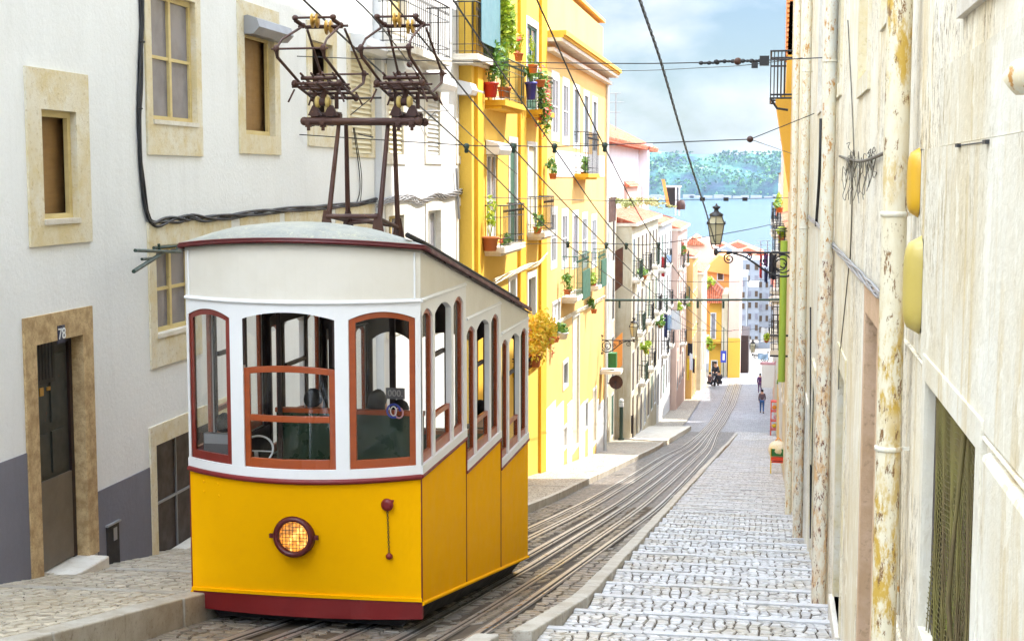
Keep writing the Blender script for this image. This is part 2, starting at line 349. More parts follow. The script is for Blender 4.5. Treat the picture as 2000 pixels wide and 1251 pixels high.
def tag(o,label=None,cat=None,group=None,kind=None):
    if label: o['label']=label
    if cat: o['category']=cat
    if group: o['group']=group
    if kind: o['kind']=kind
    return o
def thing(name,label,cat,loc=(0,0,0),group=None):
    o=bpy.data.objects.new(name,None); COL.objects.link(o); o.empty_display_size=.2
    o.location=loc; LOCS[o.name]=Vector(loc); return tag(o,label,cat,group)
def struct(o): o['kind']='structure'; return o
def B(a,b): return MB().box(a,b)
def text_mesh(txt,name,mat,parent,origin,xdir,ydir,size,ext=.003):
    cu=bpy.data.curves.new('lettering','FONT'); cu.body=txt; cu.size=size; cu.extrude=ext; cu.align_x='CENTER'; cu.align_y='CENTER'
    t=bpy.data.objects.new('lettering_source',cu); COL.objects.link(t)
    dg=bpy.context.evaluated_depsgraph_get(); me=bpy.data.meshes.new_from_object(t.evaluated_get(dg)); bpy.data.objects.remove(t)
    x=Vector(xdir).normalized(); y=Vector(ydir).normalized(); z=x.cross(y)
    mt=Matrix(((x.x,y.x,z.x,origin[0]),(x.y,y.y,z.y,origin[1]),(x.z,y.z,z.z,origin[2]),(0,0,0,1))); me.transform(mt)
    me.materials.clear(); me.materials.append(M[mat]); o=bpy.data.objects.new(name,me); COL.objects.link(o)
    if parent is not None: o.parent=parent; o.matrix_parent_inverse=Matrix.Translation(-root_loc(parent))
    return o
def spline(pts,k=6):
    pts=[Vector(p) for p in pts]; out=[]
    for i in range(len(pts)-1):
        p0=pts[max(i-1,0)];p1=pts[i];p2=pts[i+1];p3=pts[min(i+2,len(pts)-1)]
        for j in range(k):
            t=j/k; out.append(.5*((2*p1)+(p2-p0)*t+(2*p0-5*p1+4*p2-p3)*t*t+(3*p1-p0-3*p2+p3)*t**3))
    return out+[pts[-1]]
# ------------------------------------------------------------------ ground, road, pavements
def frange(a,b,s):
    o=[];v=a
    while v<b-1e-6: o.append(v); v+=s
    return o+[b]
def sheet(name,mat,ys,fl,fr,zf,n=1):
    m=MB(); vs=[]; fs=[]
    for Y in ys:
        a,b=fl(Y),fr(Y)
        for i in range(n+1):
            x=a+(b-a)*i/n; vs.append((x,Y,zf(x,Y)))
    w=n+1
    for i in range(len(ys)-1):
        for j in range(n): fs.append((i*w+j,i*w+j+1,(i+1)*w+j+1,(i+1)*w+j))
    m.add(vs,fs,0,True); return m.build(name,mat)
ys=frange(-12,154,1.0)
def dip(x,Y):
    D=lin(Y,[20,32],[.15,.05]); t=max(0,min(1,(-2.35-x)/.8)); return D*t*t*(3-2*t)
def zr(x,Y): return zg(Y)-dip(x,Y)
struct(sheet('road','joint',frange(-12,34,1.0),lambda Y:kl(Y)-.05,lambda Y:kr(Y)+.05,zr,12))
struct(sheet('road','road',frange(34,86,1.0),lambda Y:kl(Y)-.05,lambda Y:kr(Y)+.05,zr,12))
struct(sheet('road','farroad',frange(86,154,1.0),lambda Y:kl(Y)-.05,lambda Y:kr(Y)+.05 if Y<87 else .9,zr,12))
def paving(mb,Y0,Y1,fx0,fx1,zf,sx,sy,gap=.007,hj=.006,skip=None,stag=True,top=.014):
    """tightly laid uneven stones: a jittered grid whose cells are inset and lifted one by one"""
    rows=max(1,round((Y1-Y0)/sy)); ww=fx1(Y0)-fx0(Y0); cols=max(1,round(ww/sx)); P={}
    for r in range(rows+1):
        Y=Y0+(Y1-Y0)*r/rows; a,b=fx0(Y),fx1(Y)
        for c in range(cols+1):
            off=(.5*sx if (stag and r%2) else 0) if 0<c<cols else 0
            jy=random.uniform(-.26,.26)*sy if 0<r<rows else 0; jx=random.uniform(-.26,.26)*sx if 0<c<cols else 0
            P[r,c]=(a+(b-a)*c/cols+off*.5+jx,Y+jy)
    for r in range(rows):
        for c in range(cols):
            q=[P[r,c],P[r,c+1],P[r+1,c+1],P[r+1,c]]; cx=sum(p[0] for p in q)/4; cy=sum(p[1] for p in q)/4
            if skip and skip(cx,cy): continue
            h=top+random.uniform(-hj,hj); tx=random.uniform(-.03,.03); ty=random.uniform(-.03,.03); lo=[];hi=[];sx_=sx*.5
            for (x,y) in q:
                l=math.hypot(x-cx,y-cy) or 1; k=max(.3,(l-gap*1.2)/l); x1,y1=cx+(x-cx)*k,cy+(y-cy)*k; k2=max(.25,(l-gap*1.2-.011)/l); x2,y2=cx+(x-cx)*k2,cy+(y-cy)*k2
                lo.append((x1,y1,zf(x1,y1)-.004)); hi.append((x2,y2,zf(x2,y2)+h+tx*(x2-cx)+ty*(y2-cy)))
            o=len(mb.v); mb.v+=lo+hi
            for f in ((4,5,6,7),(0,1,5,4),(1,2,6,5),(2,3,7,6),(3,0,4,7)): mb.f.append(tuple(o+i for i in f)); mb.mi.append(0); mb.sm.append(False)
random.seed(77)
# base terrain reaching past everything
gy=frange(-60,150,10)+[200,260,300,400,500,620,700]
struct(sheet('ground','conc',gy,lambda Y:-420-Y,lambda Y:420+Y,lambda x,Y:zg(Y)-.45-(0 if abs(x)<60 else 0),6))
# left pavement with a raised kerb
LWX=-7.5
def zsl(Y): return zg(Y)+.13
struct(sheet('left_pavement','joint',frange(-12,22,1.0),lambda Y:-8.6,lambda Y:kl(Y)-.2,lambda x,Y:zsl(Y)-.008))
struct(sheet('left_pavement','cobL',frange(22,76,1.0),lambda Y:-8.6,lambda Y:kl(Y)-.1,lambda x,Y:zsl(Y)+.004))
m=MB(); paving(m,8.5,22,lambda Y:-7.62,lambda Y:kl(Y)-.222,lambda x,y:zsl(y)-.008,.115,.10); struct(m.build('left_pavement_cobbles','settL'))
struct(sheet('side_street','cobL',frange(76,154,2.0),lambda Y:-8.6,lambda Y:kl(Y)+.02,lambda x,Y:zg(Y)+.03))
def kerbline(name,ys,fx,w,dz,mat='kerb',gap=.012):
    m=MB()
    for a,b in zip(ys[:-1],ys[1:]):
        a2=a+gap; j=random.uniform(-.008,.008)
        xa,xb=fx(a2)+j,fx(b)+j
        m.hexa([(xa-w,a2,zg(a2)-.5),(xa,a2,zg(a2)-.5),(xb,b,zg(b)-.5),(xb-w,b,zg(b)-.5)],[(xa-w,a2,zg(a2)+dz),(xa,a2,zg(a2)+dz),(xb,b,zg(b)+dz),(xb-w,b,zg(b)+dz)])
    return struct(m.build(name,mat,bevel=.015))
kerbline('left_kerb',frange(-10,22,1.25),kl,.22,.14); kerbline('left_kerb',frange(22,76,1.25),kl,.13,.14)
kerbline('right_kerb',frange(-6,10.9,1.3),lambda Y:kr(Y)-.03,.20,.20)
kerbline('right_kerb',frange(11.2,82,1.3),lambda Y:kr(Y)+.17,.17,.20)
# transverse stone bands on left pavement
m=MB()
for Y in (12.6,14.6,17.4,24,31,38,46):
    m.hexa([(-7.6,Y,zsl(Y)-.1),(kl(Y)-.2,Y+.25,zsl(Y+.25)-.1),(kl(Y)-.2,Y+.45,zsl(Y+.45)-.1),(-7.6,Y+.2,zsl(Y+.2)-.1)],[(-7.6,Y,zsl(Y)+.012),(kl(Y)-.2,Y+.25,zsl(Y+.25)+.012),(kl(Y)-.2,Y+.45,zsl(Y+.45)+.012),(-7.6,Y+.2,zsl(Y+.2)+.012)])
struct(m.build('pavement_band','kerb'))
# right pavement: long shallow steps, a cobbled tread and a smooth stone edge each
SP=1.32
def step_z(n): return zg(n*SP+SP)+.265
mt=MB(); me_=MB(); mj=MB(); ms_=MB()
for n in range(-5,64):
    Y0=n*SP; Y1=Y0+SP; z0=step_z(n)-.01; z1=z0-.095 if n<44 else step_z(n+1)+.02; e=.12
    xl=lambda Y:kr(Y)+.0; xr=.95
    j=random.uniform(-.01,.01); ze=z0+(z1-z0)*(SP-e)/SP
    near=7<Y0<30
    (mj if near else mt).quad((xl(Y0),Y0,z0-(.012 if near else 0)),(xr,Y0,z0-(.012 if near else 0)),(xr,Y1-e,ze-(.012 if near else 0)),(xl(Y1),Y1-e,ze-(.012 if near else 0)))
    if near: paving(ms_,Y0+.004,Y1-e-.004,lambda Y:xl(Y)+.165 if Y>11.2 else xl(Y),lambda Y:.68,lambda x,y:z0-.012+(ze-z0)*(y-Y0)/(SP-e),.105,.088)
    # edge stones, individually cut
    x=xl(Y1)+.02
    while x<xr:
        w=random.uniform(.7,1.15); x2=min(x+w,xr); q=random.uniform(-.006,.008)
        me_.hexa([(x+.006,Y1-e,z1-.35),(x2-.006,Y1-e,z1-.35),(x2-.006,Y1+q*2,z1-.35),(x+.006,Y1+q*2,z1-.35)],[(x+.006,Y1-e,ze+.008+q),(x2-.006,Y1-e,ze+.008+q),(x2-.006,Y1+q*2,z1+.004+q),(x+.006,Y1+q*2,z1+.004+q)])
        x=x2
struct(mt.build('right_pavement','cobR')); struct(mj.build('right_pavement','joint')); struct(ms_.build('pavement_cobbles','settR')); struct(me_.build('pavement_steps','stepstone',bevel=.008))
# tramway: strips of concrete and steel
def trk(X0,near,Y):                       # tracks swing a little left beneath the tram, and merge far away
    x=X0+near*max(0,min(1,(21-Y)/9))
    q=lin(Y,[58,90,93,112,140],[0,1,1,.8,.7]); q=q if q<0 else q*q*(3-2*min(q,1))
    x+=(-3.25-X0)*.5*q + lin(Y,[60,90,112,140],[0,.1,.45,.5])*1.0
    return x
RX=[(-4.44,-.27,'rail'),(-4.07,-.25,'slot'),(-3.62,-.22,'rail'),(-3.33,0,'rail'),(-2.89,0,'slot'),(-2.50,0,'rail')]
names=['outer rail of the left track','cable slot between the rails of the left track','inner rail of the left track','inner rail of the right track','cable slot between the rails of the right track','outer rail of the right track, nearest the stepped pavement']
ry=frange(2,138,1.0)
for (X0,nr,kd),lb in zip(RX,names):
    def strip(a,b,dz,mb): 
        vs=[];
        for Y in ry:
            x=trk(X0,nr,Y); vs+=[(x+a,Y,zr(x+a,Y)+dz),(x+b,Y,zr(x+b,Y)+dz)]
        mb.add(vs,[(2*i,2*i+1,2*i+3,2*i+2) for i in range(len(ry)-1)],0,True)
    t=thing('tram_rail' if kd=='rail' else 'cable_slot','steel '+lb+' running down the street','rail' if kd=='rail' else 'cable slot',(X0,12,zg(12)),'rails and slots set in the street')
    mb=MB(); strip(-.075,.125,.016,mb) if kd=='rail' else strip(-.10,.10,.016,mb); mb.build('concrete_bed','conc',t)
    if kd=='rail':
        mb=MB(); strip(-.035,.035,.024,mb); mb.build('railhead','steel',t)
        mb=MB(); strip(.036,.078,.020,mb); strip(-.052,-.038,.020,mb); mb.build('flange_groove','groove',t)
        mb=MB(); strip(.08,.105,.024,mb); mb.build('guard_flange','steel',t)
    else:
        mb=MB(); strip(-.075,-.02,.024,mb); strip(.02,.075,.024,mb); mb.build('slot_beam','steel',t)
        mb=MB(); strip(-.019,.019,.020,mb); mb.build('slot_gap','groove',t)
m=MB(); paving(m,8.5,34,lambda Y:kl(Y)+.0,lambda Y:kr(Y)-.02 if Y>11.2 else kr(Y)-.24,lambda x,y:zr(x,y),.135,.115,gap=.008,skip=lambda x,y:any(abs(x-trk(X0,nr,y))<.145 for X0,nr,_ in RX),stag=True,top=.012); struct(m.build('road_setts','settD'))
# drain grating by the right kerb
p=onG(1330,972); m=MB()
for i in range(9): m.box((p.x-.28,p.y-.02+i*.09,0),(p.x+.28,p.y+.03+i*.09,.02))
m.v=[(x,y,z+zg(y)+.012) for x,y,z in m.v]
tag(m.build('drain_grating','steel'),'iron drain grating in the setts beside the right kerb','grating')
# small raised island with post at the side street on the left
isl=[onG(*q) for q in ((1212,862),(1300,868),(1350,838),(1262,838))]
m=MB(); m.add([(p.x,p.y,zg(p.y)+.2) for p in isl]+[(p.x,p.y,zg(p.y)-.2) for p in isl],[(0,1,2,3),(0,4,5,1),(1,5,6,2),(2,6,7,3),(3,7,4,0)])
struct(m.build('corner_pavement','stonew'))
# river, far shore
m=MB(); m.quad((-5000,330,-40),(5000,330,-40),(5000,9000,-40),(-5000,9000,-40))
s=NT('river_water'); s.base((.055,.09,.12)); s.b.inputs['Roughness'].default_value=.22; s.bump(s.noise(.12,6,s.mapv((1,.5,1))),.35,1.0); M['water']=s.m
struct(m.build('river',M['water']))
s=NT('hazed_wooded_cliff'); g=s.n.new('ShaderNodeNewGeometry')
n1=s.noise(.018,8,None,.7); n2=s.noise(.012,6,s.mapv((1,1,2.2)),.7,.5)
col=s.ramp(n1,[(.38,(.008,.03,.06)),(.50,(.02,.10,.08)),(.60,(.08,.20,.12)),(.72,(.30,.33,.26))])  # distance haze painted in: dark tones pushed towards blue
col=s.mix(s.ramp(n2,[(.60,0.),(.66,.8)]),col,(.42,.33,.27)); s.base(col); s.b.inputs['Roughness'].default_value=.95; s.bump(n1,1.,8.); M['cliff']=s.m
m=MB(); N=220; K=16; vs=[]
from mathutils import noise as mn
for i in range(N+1):
    X=-1300+2600*i/N
    top=46+8*mn.noise((X*.006,3,1))+5*mn.noise((X*.02,7,1))-(max(0,X-40)*.16 if X<250 else 33)
    for k in range(K+1):
        t=k/K; prof=t**.8
        dy=(t**1.5)*160; z=-41+(top+41)*prof+ (6*mn.noise((X*.02,t*4,5))+3*mn.noise((X*.07,t*9,5)))*(t>.05)
        vs.append((X,2780+dy+22*mn.noise((X*.012,t*3,9)),z if k else -42))
fs=[(i*(K+1)+k,(i+1)*(K+1)+k,(i+1)*(K+1)+k+1,i*(K+1)+k+1) for i in range(N) for k in range(K)]
m.add(vs,fs,0,False); b0=len(m.v)
for i in range(N+1):
    x,y,z=m.v[i*(K+1)+K]; m.v.append((x,y+900,z-8))
m.add([],[]); 
for i in range(N): m.f.append((i*(K+1)+K,(i+1)*(K+1)+K,b0+i+1,b0+i)); m.mi.append(0); m.sm.append(False)
struct(m.build('hills',M['cliff']))
# shrubs and tree crowns that make the hill's woodland
m=MB(); random.seed(5)
for _ in range(4200):
    X=random.uniform(-560,200); t=random.random()**.8*1.02; top=46-(max(0,X-40)*.16)
    z=-38+(top+42)*min(1,t**.8); y=2775+t**1.5*160; r=random.uniform(1.8,5)
    if mn.noise((X*.012,t*4,2))<-.18: continue
    c=Vector((X,y-3,z)); k=6; pts=[c+Vector((random.gauss(0,1),random.gauss(0,1),random.gauss(0,.8))).normalized()*r*random.uniform(.6,1.1) for _ in range(9)]
    m.add(pts,[(0,1,2),(1,2,3),(2,3,4),(3,4,5),(4,5,6),(5,6,7),(6,7,8),(7,8,0),(0,4,8),(1,5,7),(2,6,0)])
M['far_leaf']=leafmat('hazed_woodland_leaves',(.003,.03,.07),(.015,.13,.05),(.13,.32,.07))  # haze blue painted into the darkest leaf colour
tag(m.build('woodland','far_leaf'),'dense wood covering the cliff across the river','woodland',kind='stuff')
# thin strip of waterfront buildings at the foot of the far cliff
m=MB()
for i in range(46):
    X=-620+i*19+random.uniform(-4,4); m.box((X,2740,-40.5),(X+random.uniform(14,22),2760,-40+random.uniform(3,7)))
tag(m.build('waterfront_sheds','shore'),'row of low pale sheds along the far river bank','sheds',kind='stuff')
# ------------------------------------------------------------------ the funicular tram
XC,HW=-4.365,1.165; YF=13.03; XR,XL=XC+HW,XC-HW
G=.19
def bow(z): 
    if z>-2.85: return .44
    return .44-(min(1,(-2.85-z)/1.2))*.30
def PF(x,z,off=0):       # front skin
    u=(x-XC)/HW; return Vector((x,YF-bow(z)*(1-u*u)-off,z))
tram=thing('funicular_tram','yellow and cream funicular tram with maroon trim and a lit headlight, seen from uphill','tram',(XC,13.0,zg(13)))
def fpanel(mb,x0,x1,n,zlo,zhi,t=.03,off=0,nz=1,mi=0,smooth=False):
    """curved slab on the front: zlo/zhi functions of x"""
    f=(lambda v:(lambda x:v)) ; zlo=zlo if callable(zlo) else f(zlo); zhi=zhi if callable(zhi) else f(zhi)
    vs=[]; 
    for i in range(n+1):
        x=x0+(x1-x0)*i/n
        for k in range(nz+1):
            z=zlo(x)+(zhi(x)-zlo(x))*k/nz
            vs.append(PF(x,z,off)); 
    w=nz+1; N=len(vs); vs+=[v+Vector((0,t,0)) for v in vs]
    fs=[]
    for i in range(n):
        for k in range(nz):
            a=i*w+k; fs.append((a,a+w,a+w+1,a+1)); fs.append((a+N,a+1+N,a+w+1+N,a+w+N))
        fs.append((i*w,i*w+N,(i+1)*w+N,(i+1)*w)); a=i*w+nz; fs.append((a,a+w,a+w+N,a+N))
    for k in range(nz):
        fs.append((k,k+1,k+1+N,k+N)); a=n*w+k; fs.append((a,a+N,a+1+N,a+1))
    mb.add(vs,fs,mi,smooth)
def spanel(mb,X,y0,y1,n,zlo,zhi,t=.03,mi=0):
    """flat slab on a side; X is the outer plane, sign of outward from XC"""
    f=(lambda v:(lambda y:v)); zlo=zlo if callable(zlo) else f(zlo); zhi=zhi if callable(zhi) else f(zhi)
    s=1 if X>XC else -1; vs=[]
    for i in range(n+1):
        y=y0+(y1-y0)*i/n; vs+=[(X,y,zlo(y)),(X,y,zhi(y)),(X-s*t,y,zlo(y)),(X-s*t,y,zhi(y))]
    fs=[]
    for i in range(n):
        a=4*i;b=a+4; fs+=[(a,b,b+1,a+1),(a+2,a+3,b+3,b+2),(a,a+2,b+2,b),(a+1,b+1,b+3,a+3)]
    fs+=[(0,1,3,2),(4*n,4*n+2,4*n+3,4*n+1)]
    mb.add(vs,fs,mi)
SILL=-2.80
# lower front panel
def edge_lo(x): u=(x-XC)/HW; return -4.03+.035*(1-u*u)
m=MB(); fpanel(m,XL+.0,XR-.0,40,edge_lo,SILL-.03,.04,0,8); fr=m.build('front_panel','yel',tram)
m=MB(); fpanel(m,XL+.0,XR-.0,24,lambda x:edge_lo(x)-.015,lambda x:edge_lo(x)+.018,.05,.018); m.build('front_bead','yel',tram)
m=MB(); m.tube([PF(x,SILL-.028,.012) for x in [XL+HW*2*i/30 for i in range(31)]],.026,8); m.build('sill_moulding','maroon',tram)
m=MB(); fpanel(m,XL+.015,XR-.0,24,-4.215,lambda x:edge_lo(x)-.016,.05,.004); m.build('skirt','maroon',tram)
# rivets
m=MB()
for x,y in ((402,957),(438,961),(402,937),(438,938)):
    p=onY(x,y,12.95); p=PF(p.x,p.z,.0); m.ell(p,(.012,.012,.012),8,5)
m.build('rivet','yel',tram)
# white window band of the front: posts, sill strip, header with arched undersides
FW=[(XL+.035,XL+.565,'w'),(-4.82,-3.925,'c'),(-3.805,XR-.045,'w')]
m=MB(); fpanel(m,XL,XR,24,SILL-.012,-2.715,.06,.006)
for a,b in ((XL,FW[0][0]),(FW[0][1],FW[1][0]),(FW[1][1],FW[2][0]),(FW[2][1],XR)): fpanel(m,a,b,3,-2.715,-1.20,.07,.004,2)
def arch(a,b,z0,rise): 
    return lambda x: z0+rise*(1-((x-(a+b)/2)/((b-a)/2))**2)
for a,b,k in FW: fpanel(m,a,b,12,arch(a,b,-1.315,.07),-1.20,.07,.0045)
fpanel(m,XL,XR,24,-1.20,-1.13,.05,.003)
m.build('front_window_band','twhite',tram)
m=MB(); m.tube([PF(x,-1.155,.012) for x in [XL+HW*2*i/30 for i in range(31)]],.017,8); m.build('front_white_moulding','twhite',tram)
# fascia above
def roofedge(x,Y=YF):
    u=(x-XC)/HW; base=-.665-.187*max(0,Y-YF)
    return base+.078*(1-u*u)*max(0,min(1,1-(Y-YF)/1.2))
m=MB(); fpanel(m,XL+.0,XR-.0,24,-1.13,lambda x:roofedge(x)-.01,.04,.0,2); m.build('front_fascia','tcream',tram)
m=MB()
for x in (XL+.05,XR-.045): m.tube([PF(x,-1.14,.006),PF(x,-.70,.006)],.010,6)
m.build('fascia_corner_bead','twhite',tram)
# sashes of the front
def fsash(a,b,z0,z1,rise,fw,mat,name,off=-.015,mid=None,fwb=None):
    m=MB(); A=arch(a,b,z1,rise) ; fwb=fwb or fw*1.5
    fpanel(m,a,a+fw,2,z0,A,.035,off,2); fpanel(m,b-fw,b,2,z0,A,.035,off,2)
    fpanel(m,a+fw,b-fw,6,z0,z0+fwb,.035,off+.001)
    fpanel(m,a+fw,b-fw,10,lambda x:A(x)-fw*1.0,A,.035,off+.001)
    if mid: fpanel(m,a+fw,b-fw,6,mid-fw*.5,mid+fw*.5,.035,off+.001)
    o=m.build(name,mat,tram,bevel=.004)
    g=MB(); fpanel(g,a+fw,b-fw,8,z0+fwb,lambda x:A(x)-fw,.004,off-.018); g.build('pane','glass',o); return o
fsash(FW[0][0],FW[0][1],-2.715,-1.318,.07,.055,'woodred','front_window')
o=fsash(FW[2][0],FW[2][1],-2.715,-1.318,.07,.055,'wood','front_window')
# central dropped sash, lower half glazed, upper half open
a,b=FW[1][0],FW[1][1]
o=fsash(a,b,-2.715,-1.78,.035,.06,'wood','front_drop_window',-.02,-2.245)
# white frame posts inside the open part
m=MB(); fpanel(m,a,a+.02,1,-1.75,-1.27,.06,-.002); fpanel(m,b-.02,b,1,-1.75,-1.27,.06,-.002); m.build('sash_channel','dwood',tram)
# headlight
lc=PF(-4.36,-3.375); hy=lc.y
m=MB(); m.lathe((lc.x,hy,lc.z),[(.20,.04),(.20,-.05),(.185,-.075),(.155,-.08),(.145,-.055),(.14,.0)],32,'Y')
m.box((lc.x-.24,hy-.045,lc.z-.02),(lc.x-.19,hy-.02,lc.z+.02)); m.box((lc.x+.19,hy-.045,lc.z-.02),(lc.x+.24,hy-.02,lc.z+.02)); hl=m.build('headlight','trim',tram)
m=MB(); vs=[];
m.lathe((lc.x,hy,lc.z),[(.146,-.03),(.12,-.045),(.06,-.055),(.005,-.058)],24,'Y'); m.build('lens','glow',hl)
m=MB()
for i in range(-4,5):
    q=i*.034; h=math.sqrt(max(0,.146**2-q*q))
    m.tube([(lc.x+q,hy-.066,lc.z-h),(lc.x+q,hy-.066,lc.z+h)],.0028,5); m.tube([(lc.x-h,hy-.070,lc.z+q),(lc.x+h,hy-.070,lc.z+q)],.0028,5)
m.build('wire_grille','iron',hl)
# plug socket with chain
pc=PF(-3.49,-3.07)
m=MB(); m.lathe(pc,[(.05,.02),(.062,-.02),(.055,-.035),(.03,-.045)],18,'Y'); m.box((pc.x+.04,pc.y-.035,pc.z+.03),(pc.x+.065,pc.y-.015,pc.z+.05)); pl=m.build('plug_socket','maroon',tram)
m=MB(); z=pc.z-.055; i=0
while z>pc.z-.475:
    py=PF(-3.49,z).y-.018
    ring=[Vector((math.cos(t)*.008,0,math.sin(t)*.015)) if i%2 else Vector((0,math.cos(t)*.008,math.sin(t)*.015)) for t in [k*math.pi/3 for k in range(7)]]
    m.tube([Vector((-3.49,py,z))+q for q in ring],.0028,4); z-=.024; i+=1
m.build('chain','iron',pl)
q=PF(-3.49,pc.z-.51); m=MB(); m.lathe((q.x,q.y-.015,q.z),[(.012,.03),(.034,.01),(.034,-.012),(.012,-.03)],8,'Z'); m.build('chain_plug','maroon',pl)
# sides, three stepped compartments (right side and left side)
for side,X in (('right',XR),('left',XL)):
    s=1 if side=='right' else -1
    for k in range(3):
        y0=YF+2.05*k; y1=y0+2.05; dz=-.38*k; sl=SILL+dz; ye=y1
        bot=lambda y:-4.07-G*(y-YF)
        m=MB(); spanel(m,X-s*.004,y0+.008,y1-.008,4,bot,sl-.02,.03); m.build('side_panel','yel',tram)
        m=MB(); m.tube([(X,y0,sl-.028),(X,y1,sl-.028)],.022,8)
        if k: m.tube([(X-.0,y0,sl-.03),(X,y0,sl+.38-.03)],.013,6)
        m.tube([(X-s*.003,y0,sl-.05),(X-s*.003,y0,bot(y0)+.03)],.008,6)
        m.build('side_moulding','maroon',tram)
        m=MB(); m.tube([(X,y0+.0,bot(y0)+.005),(X,y1,bot(y1)+.005)],.02,8); m.build('side_bead','yel',tram)
        m=MB(); spanel(m,X+s*.012,y0,y1,1,sl-.01,sl+.075,.05)
        W=[(y0+.03,y0+.49),(y0+.585,y0+1.315),(y0+1.43,y0+1.91)]
        for a,b in ((y0,W[0][0]),(W[0][1],W[1][0]),(W[1][1],W[2][0]),(W[2][1],y1)): spanel(m,X,a,b,1,sl+.075,-1.25+dz,.06)
        for a,b in W: spanel(m,X-s*.0005,a,b,10,arch(a,b,-1.335+dz,.085),-1.245+dz,.06)
        spanel(m,X-s*.001,y0,y1,1,-1.25+dz,-1.13+dz,.045); m.build('side_window_band','twhite',tram)
        m=MB(); m.tube([(X+s*.002,y0+.02,-1.155+dz),(X+s*.002,y1-.03,-1.155+dz)],.018,8); m.build('side_white_moulding','twhite',tram)
        m=MB(); spanel(m,X-s*.002,y0,y1,4,-1.13+dz,lambda y:-.675-.187*(y-YF),.04); m.build('side_fascia','tcream',tram)
        def ssash(a,b,z0,z1,rise,fw,mat,name):
            m=MB(); A=arch(a,b,z1,rise); xx=X-s*.02
            spanel(m,xx,a,a+fw,2,z0,A,.035); spanel(m,xx,b-fw,b,2,z0,A,.035); spanel(m,xx,a+fw,b-fw,1,z0,z0+fw*2,.035); spanel(m,xx,a+fw,b-fw,8,lambda y:A(y)-fw,A,.035)
            o=m.build(name,mat,tram); g=MB(); spanel(g,xx-s*.015,a+fw,b-fw,8,z0+fw*2,lambda y:A(y)-fw,.004); g.build('pane','glass',o)
        for wi in (0,2): ssash(W[wi][0],W[wi][1],sl+.075,-1.335+dz,.085,.045,'wood','side_window')
        a,b=W[1]
        ssash(a,b,sl+.075,-2.33+dz if k==0 else -2.36+dz,.01,.05,'wood','side_drop_window')
        # dark inner lining with mid rail
        m=MB(); xi=X-s*.066
        for a,b in ((y0,y0+.03),(y0+.50,y0+.575),(y0+1.325,y0+1.42),(y0+1.92,y1)): spanel(m,xi,a,b,1,sl-.4,-1.25+dz,.012)
        spanel(m,xi-s*.001,y0,y1,1,-1.27+dz,-1.05+dz,.03); spanel(m,xi-s*.001,y0,y1,1,sl-.9,sl+.06,.03)
        spanel(m,xi-s*.0015,W[1][0],W[1][1],1,-1.80+dz,-1.755+dz,.03)
        m.build('inner_lining','dwood',tram)
# bulkheads and rear wall
def bulkhead(Y,dz,xs,name='bulkhead'):
    m=MB(); t=.05
    edges=[XL+.08]+[e for ab in xs for e in ab]+[XR-.08]
    for i in range(0,len(edges),2): m.box((edges[i],Y,-3.9+dz),(edges[i+1],Y+t,-1.15+dz))
    for a,b in xs:
        vs=[]; n=8
        for i in range(n+1):
            x=a+(b-a)*i/n; zz=-1.34+dz+.11*(1-((x-(a+b)/2)/((b-a)/2))**2); vs+=[(x,Y,zz),(x,Y,-1.15+dz),(x,Y+t,zz),(x,Y+t,-1.15+dz)]
        m.add(vs,[f for i in range(n) for f in ((4*i,4*i+4,4*i+5,4*i+1),(4*i,4*i+2,4*i+6,4*i+4),(4*i+2,4*i+3,4*i+7,4*i+6))])
    m.box((XL+.08,Y-.001,-1.15+dz),(XR-.08,Y+t,-.85+dz)); 
    return m.build(name,'dwood',tram)
bulkhead(15.05,-.2,[(XL+.12,-4.74),(-4.68,-4.05),(-3.99,XR-.12)])
bulkhead(17.1,-.55,[(XL+.12,XR-.12)])
bulkhead(19.1,-.9,[(XL+.14,-4.85),(-4.74,-4.0),(-3.9,XR-.14)],'rear_wall')
# inner mullions of the open cabin, seats, floor
m=MB()
for x in (-4.74,): m.box((x-.02,13.42,-3.9),(x+.02,13.46,-1.02))
m.build('cabin_post','dwood',tram)
for k,(Y,zt,x0,x1) in enumerate(((13.50,-2.33,-4.80,-3.30),(15.35,-2.85,XL+.1,XR-.1),(17.4,-3.2,XL+.1,XR-.1))):
    m=MB(); m.box((x0,Y,zt-1.2),(x1,Y+.05,zt)); sb=m.build('seat_back','green',tram)
    m=MB(); m.box((x0-.01,Y-.012,zt),(x1+.01,Y+.062,zt+.045)); m.build('seat_rail','wood',sb)
    m=MB(); m.box((x0,Y+.05,zt-.60),(x1,Y+.48,zt-.54)); m.build('seat','wood',tram)
m=MB()
for k in range(3): m.box((XL+.06,YF+2.05*k+.08*(k==0),-3.95-.39*k-.1),(XR-.06,YF+2.05*(k+1),-3.95-.39*k))
m.build('floor','dwood',tram)
# steering wheel, driver's console, stickers
c=onY(500,880,13.1); m=MB(); 
ring=[c+Vector((math.cos(t)*.17,math.sin(t)*.10,math.sin(t)*.13)) for t in [i*math.pi/14 for i in range(29)]]
m.tube(ring,.011,6); m.tube([ring[0],ring[14]],.008,5); m.tube([c,c+Vector((0,.12,-.5))],.02,6); m.build('brake_wheel','alu',tram)
m=MB(); m.box((-5.36,12.98,-2.75),(-5.08,13.05,-2.47)); cn=m.build('control_screen','greyplate',tram)
m=MB(); m.box((-5.35,12.975,-2.57),(-5.09,12.979,-2.475)); m.build('screen_face','mgrey',cn)
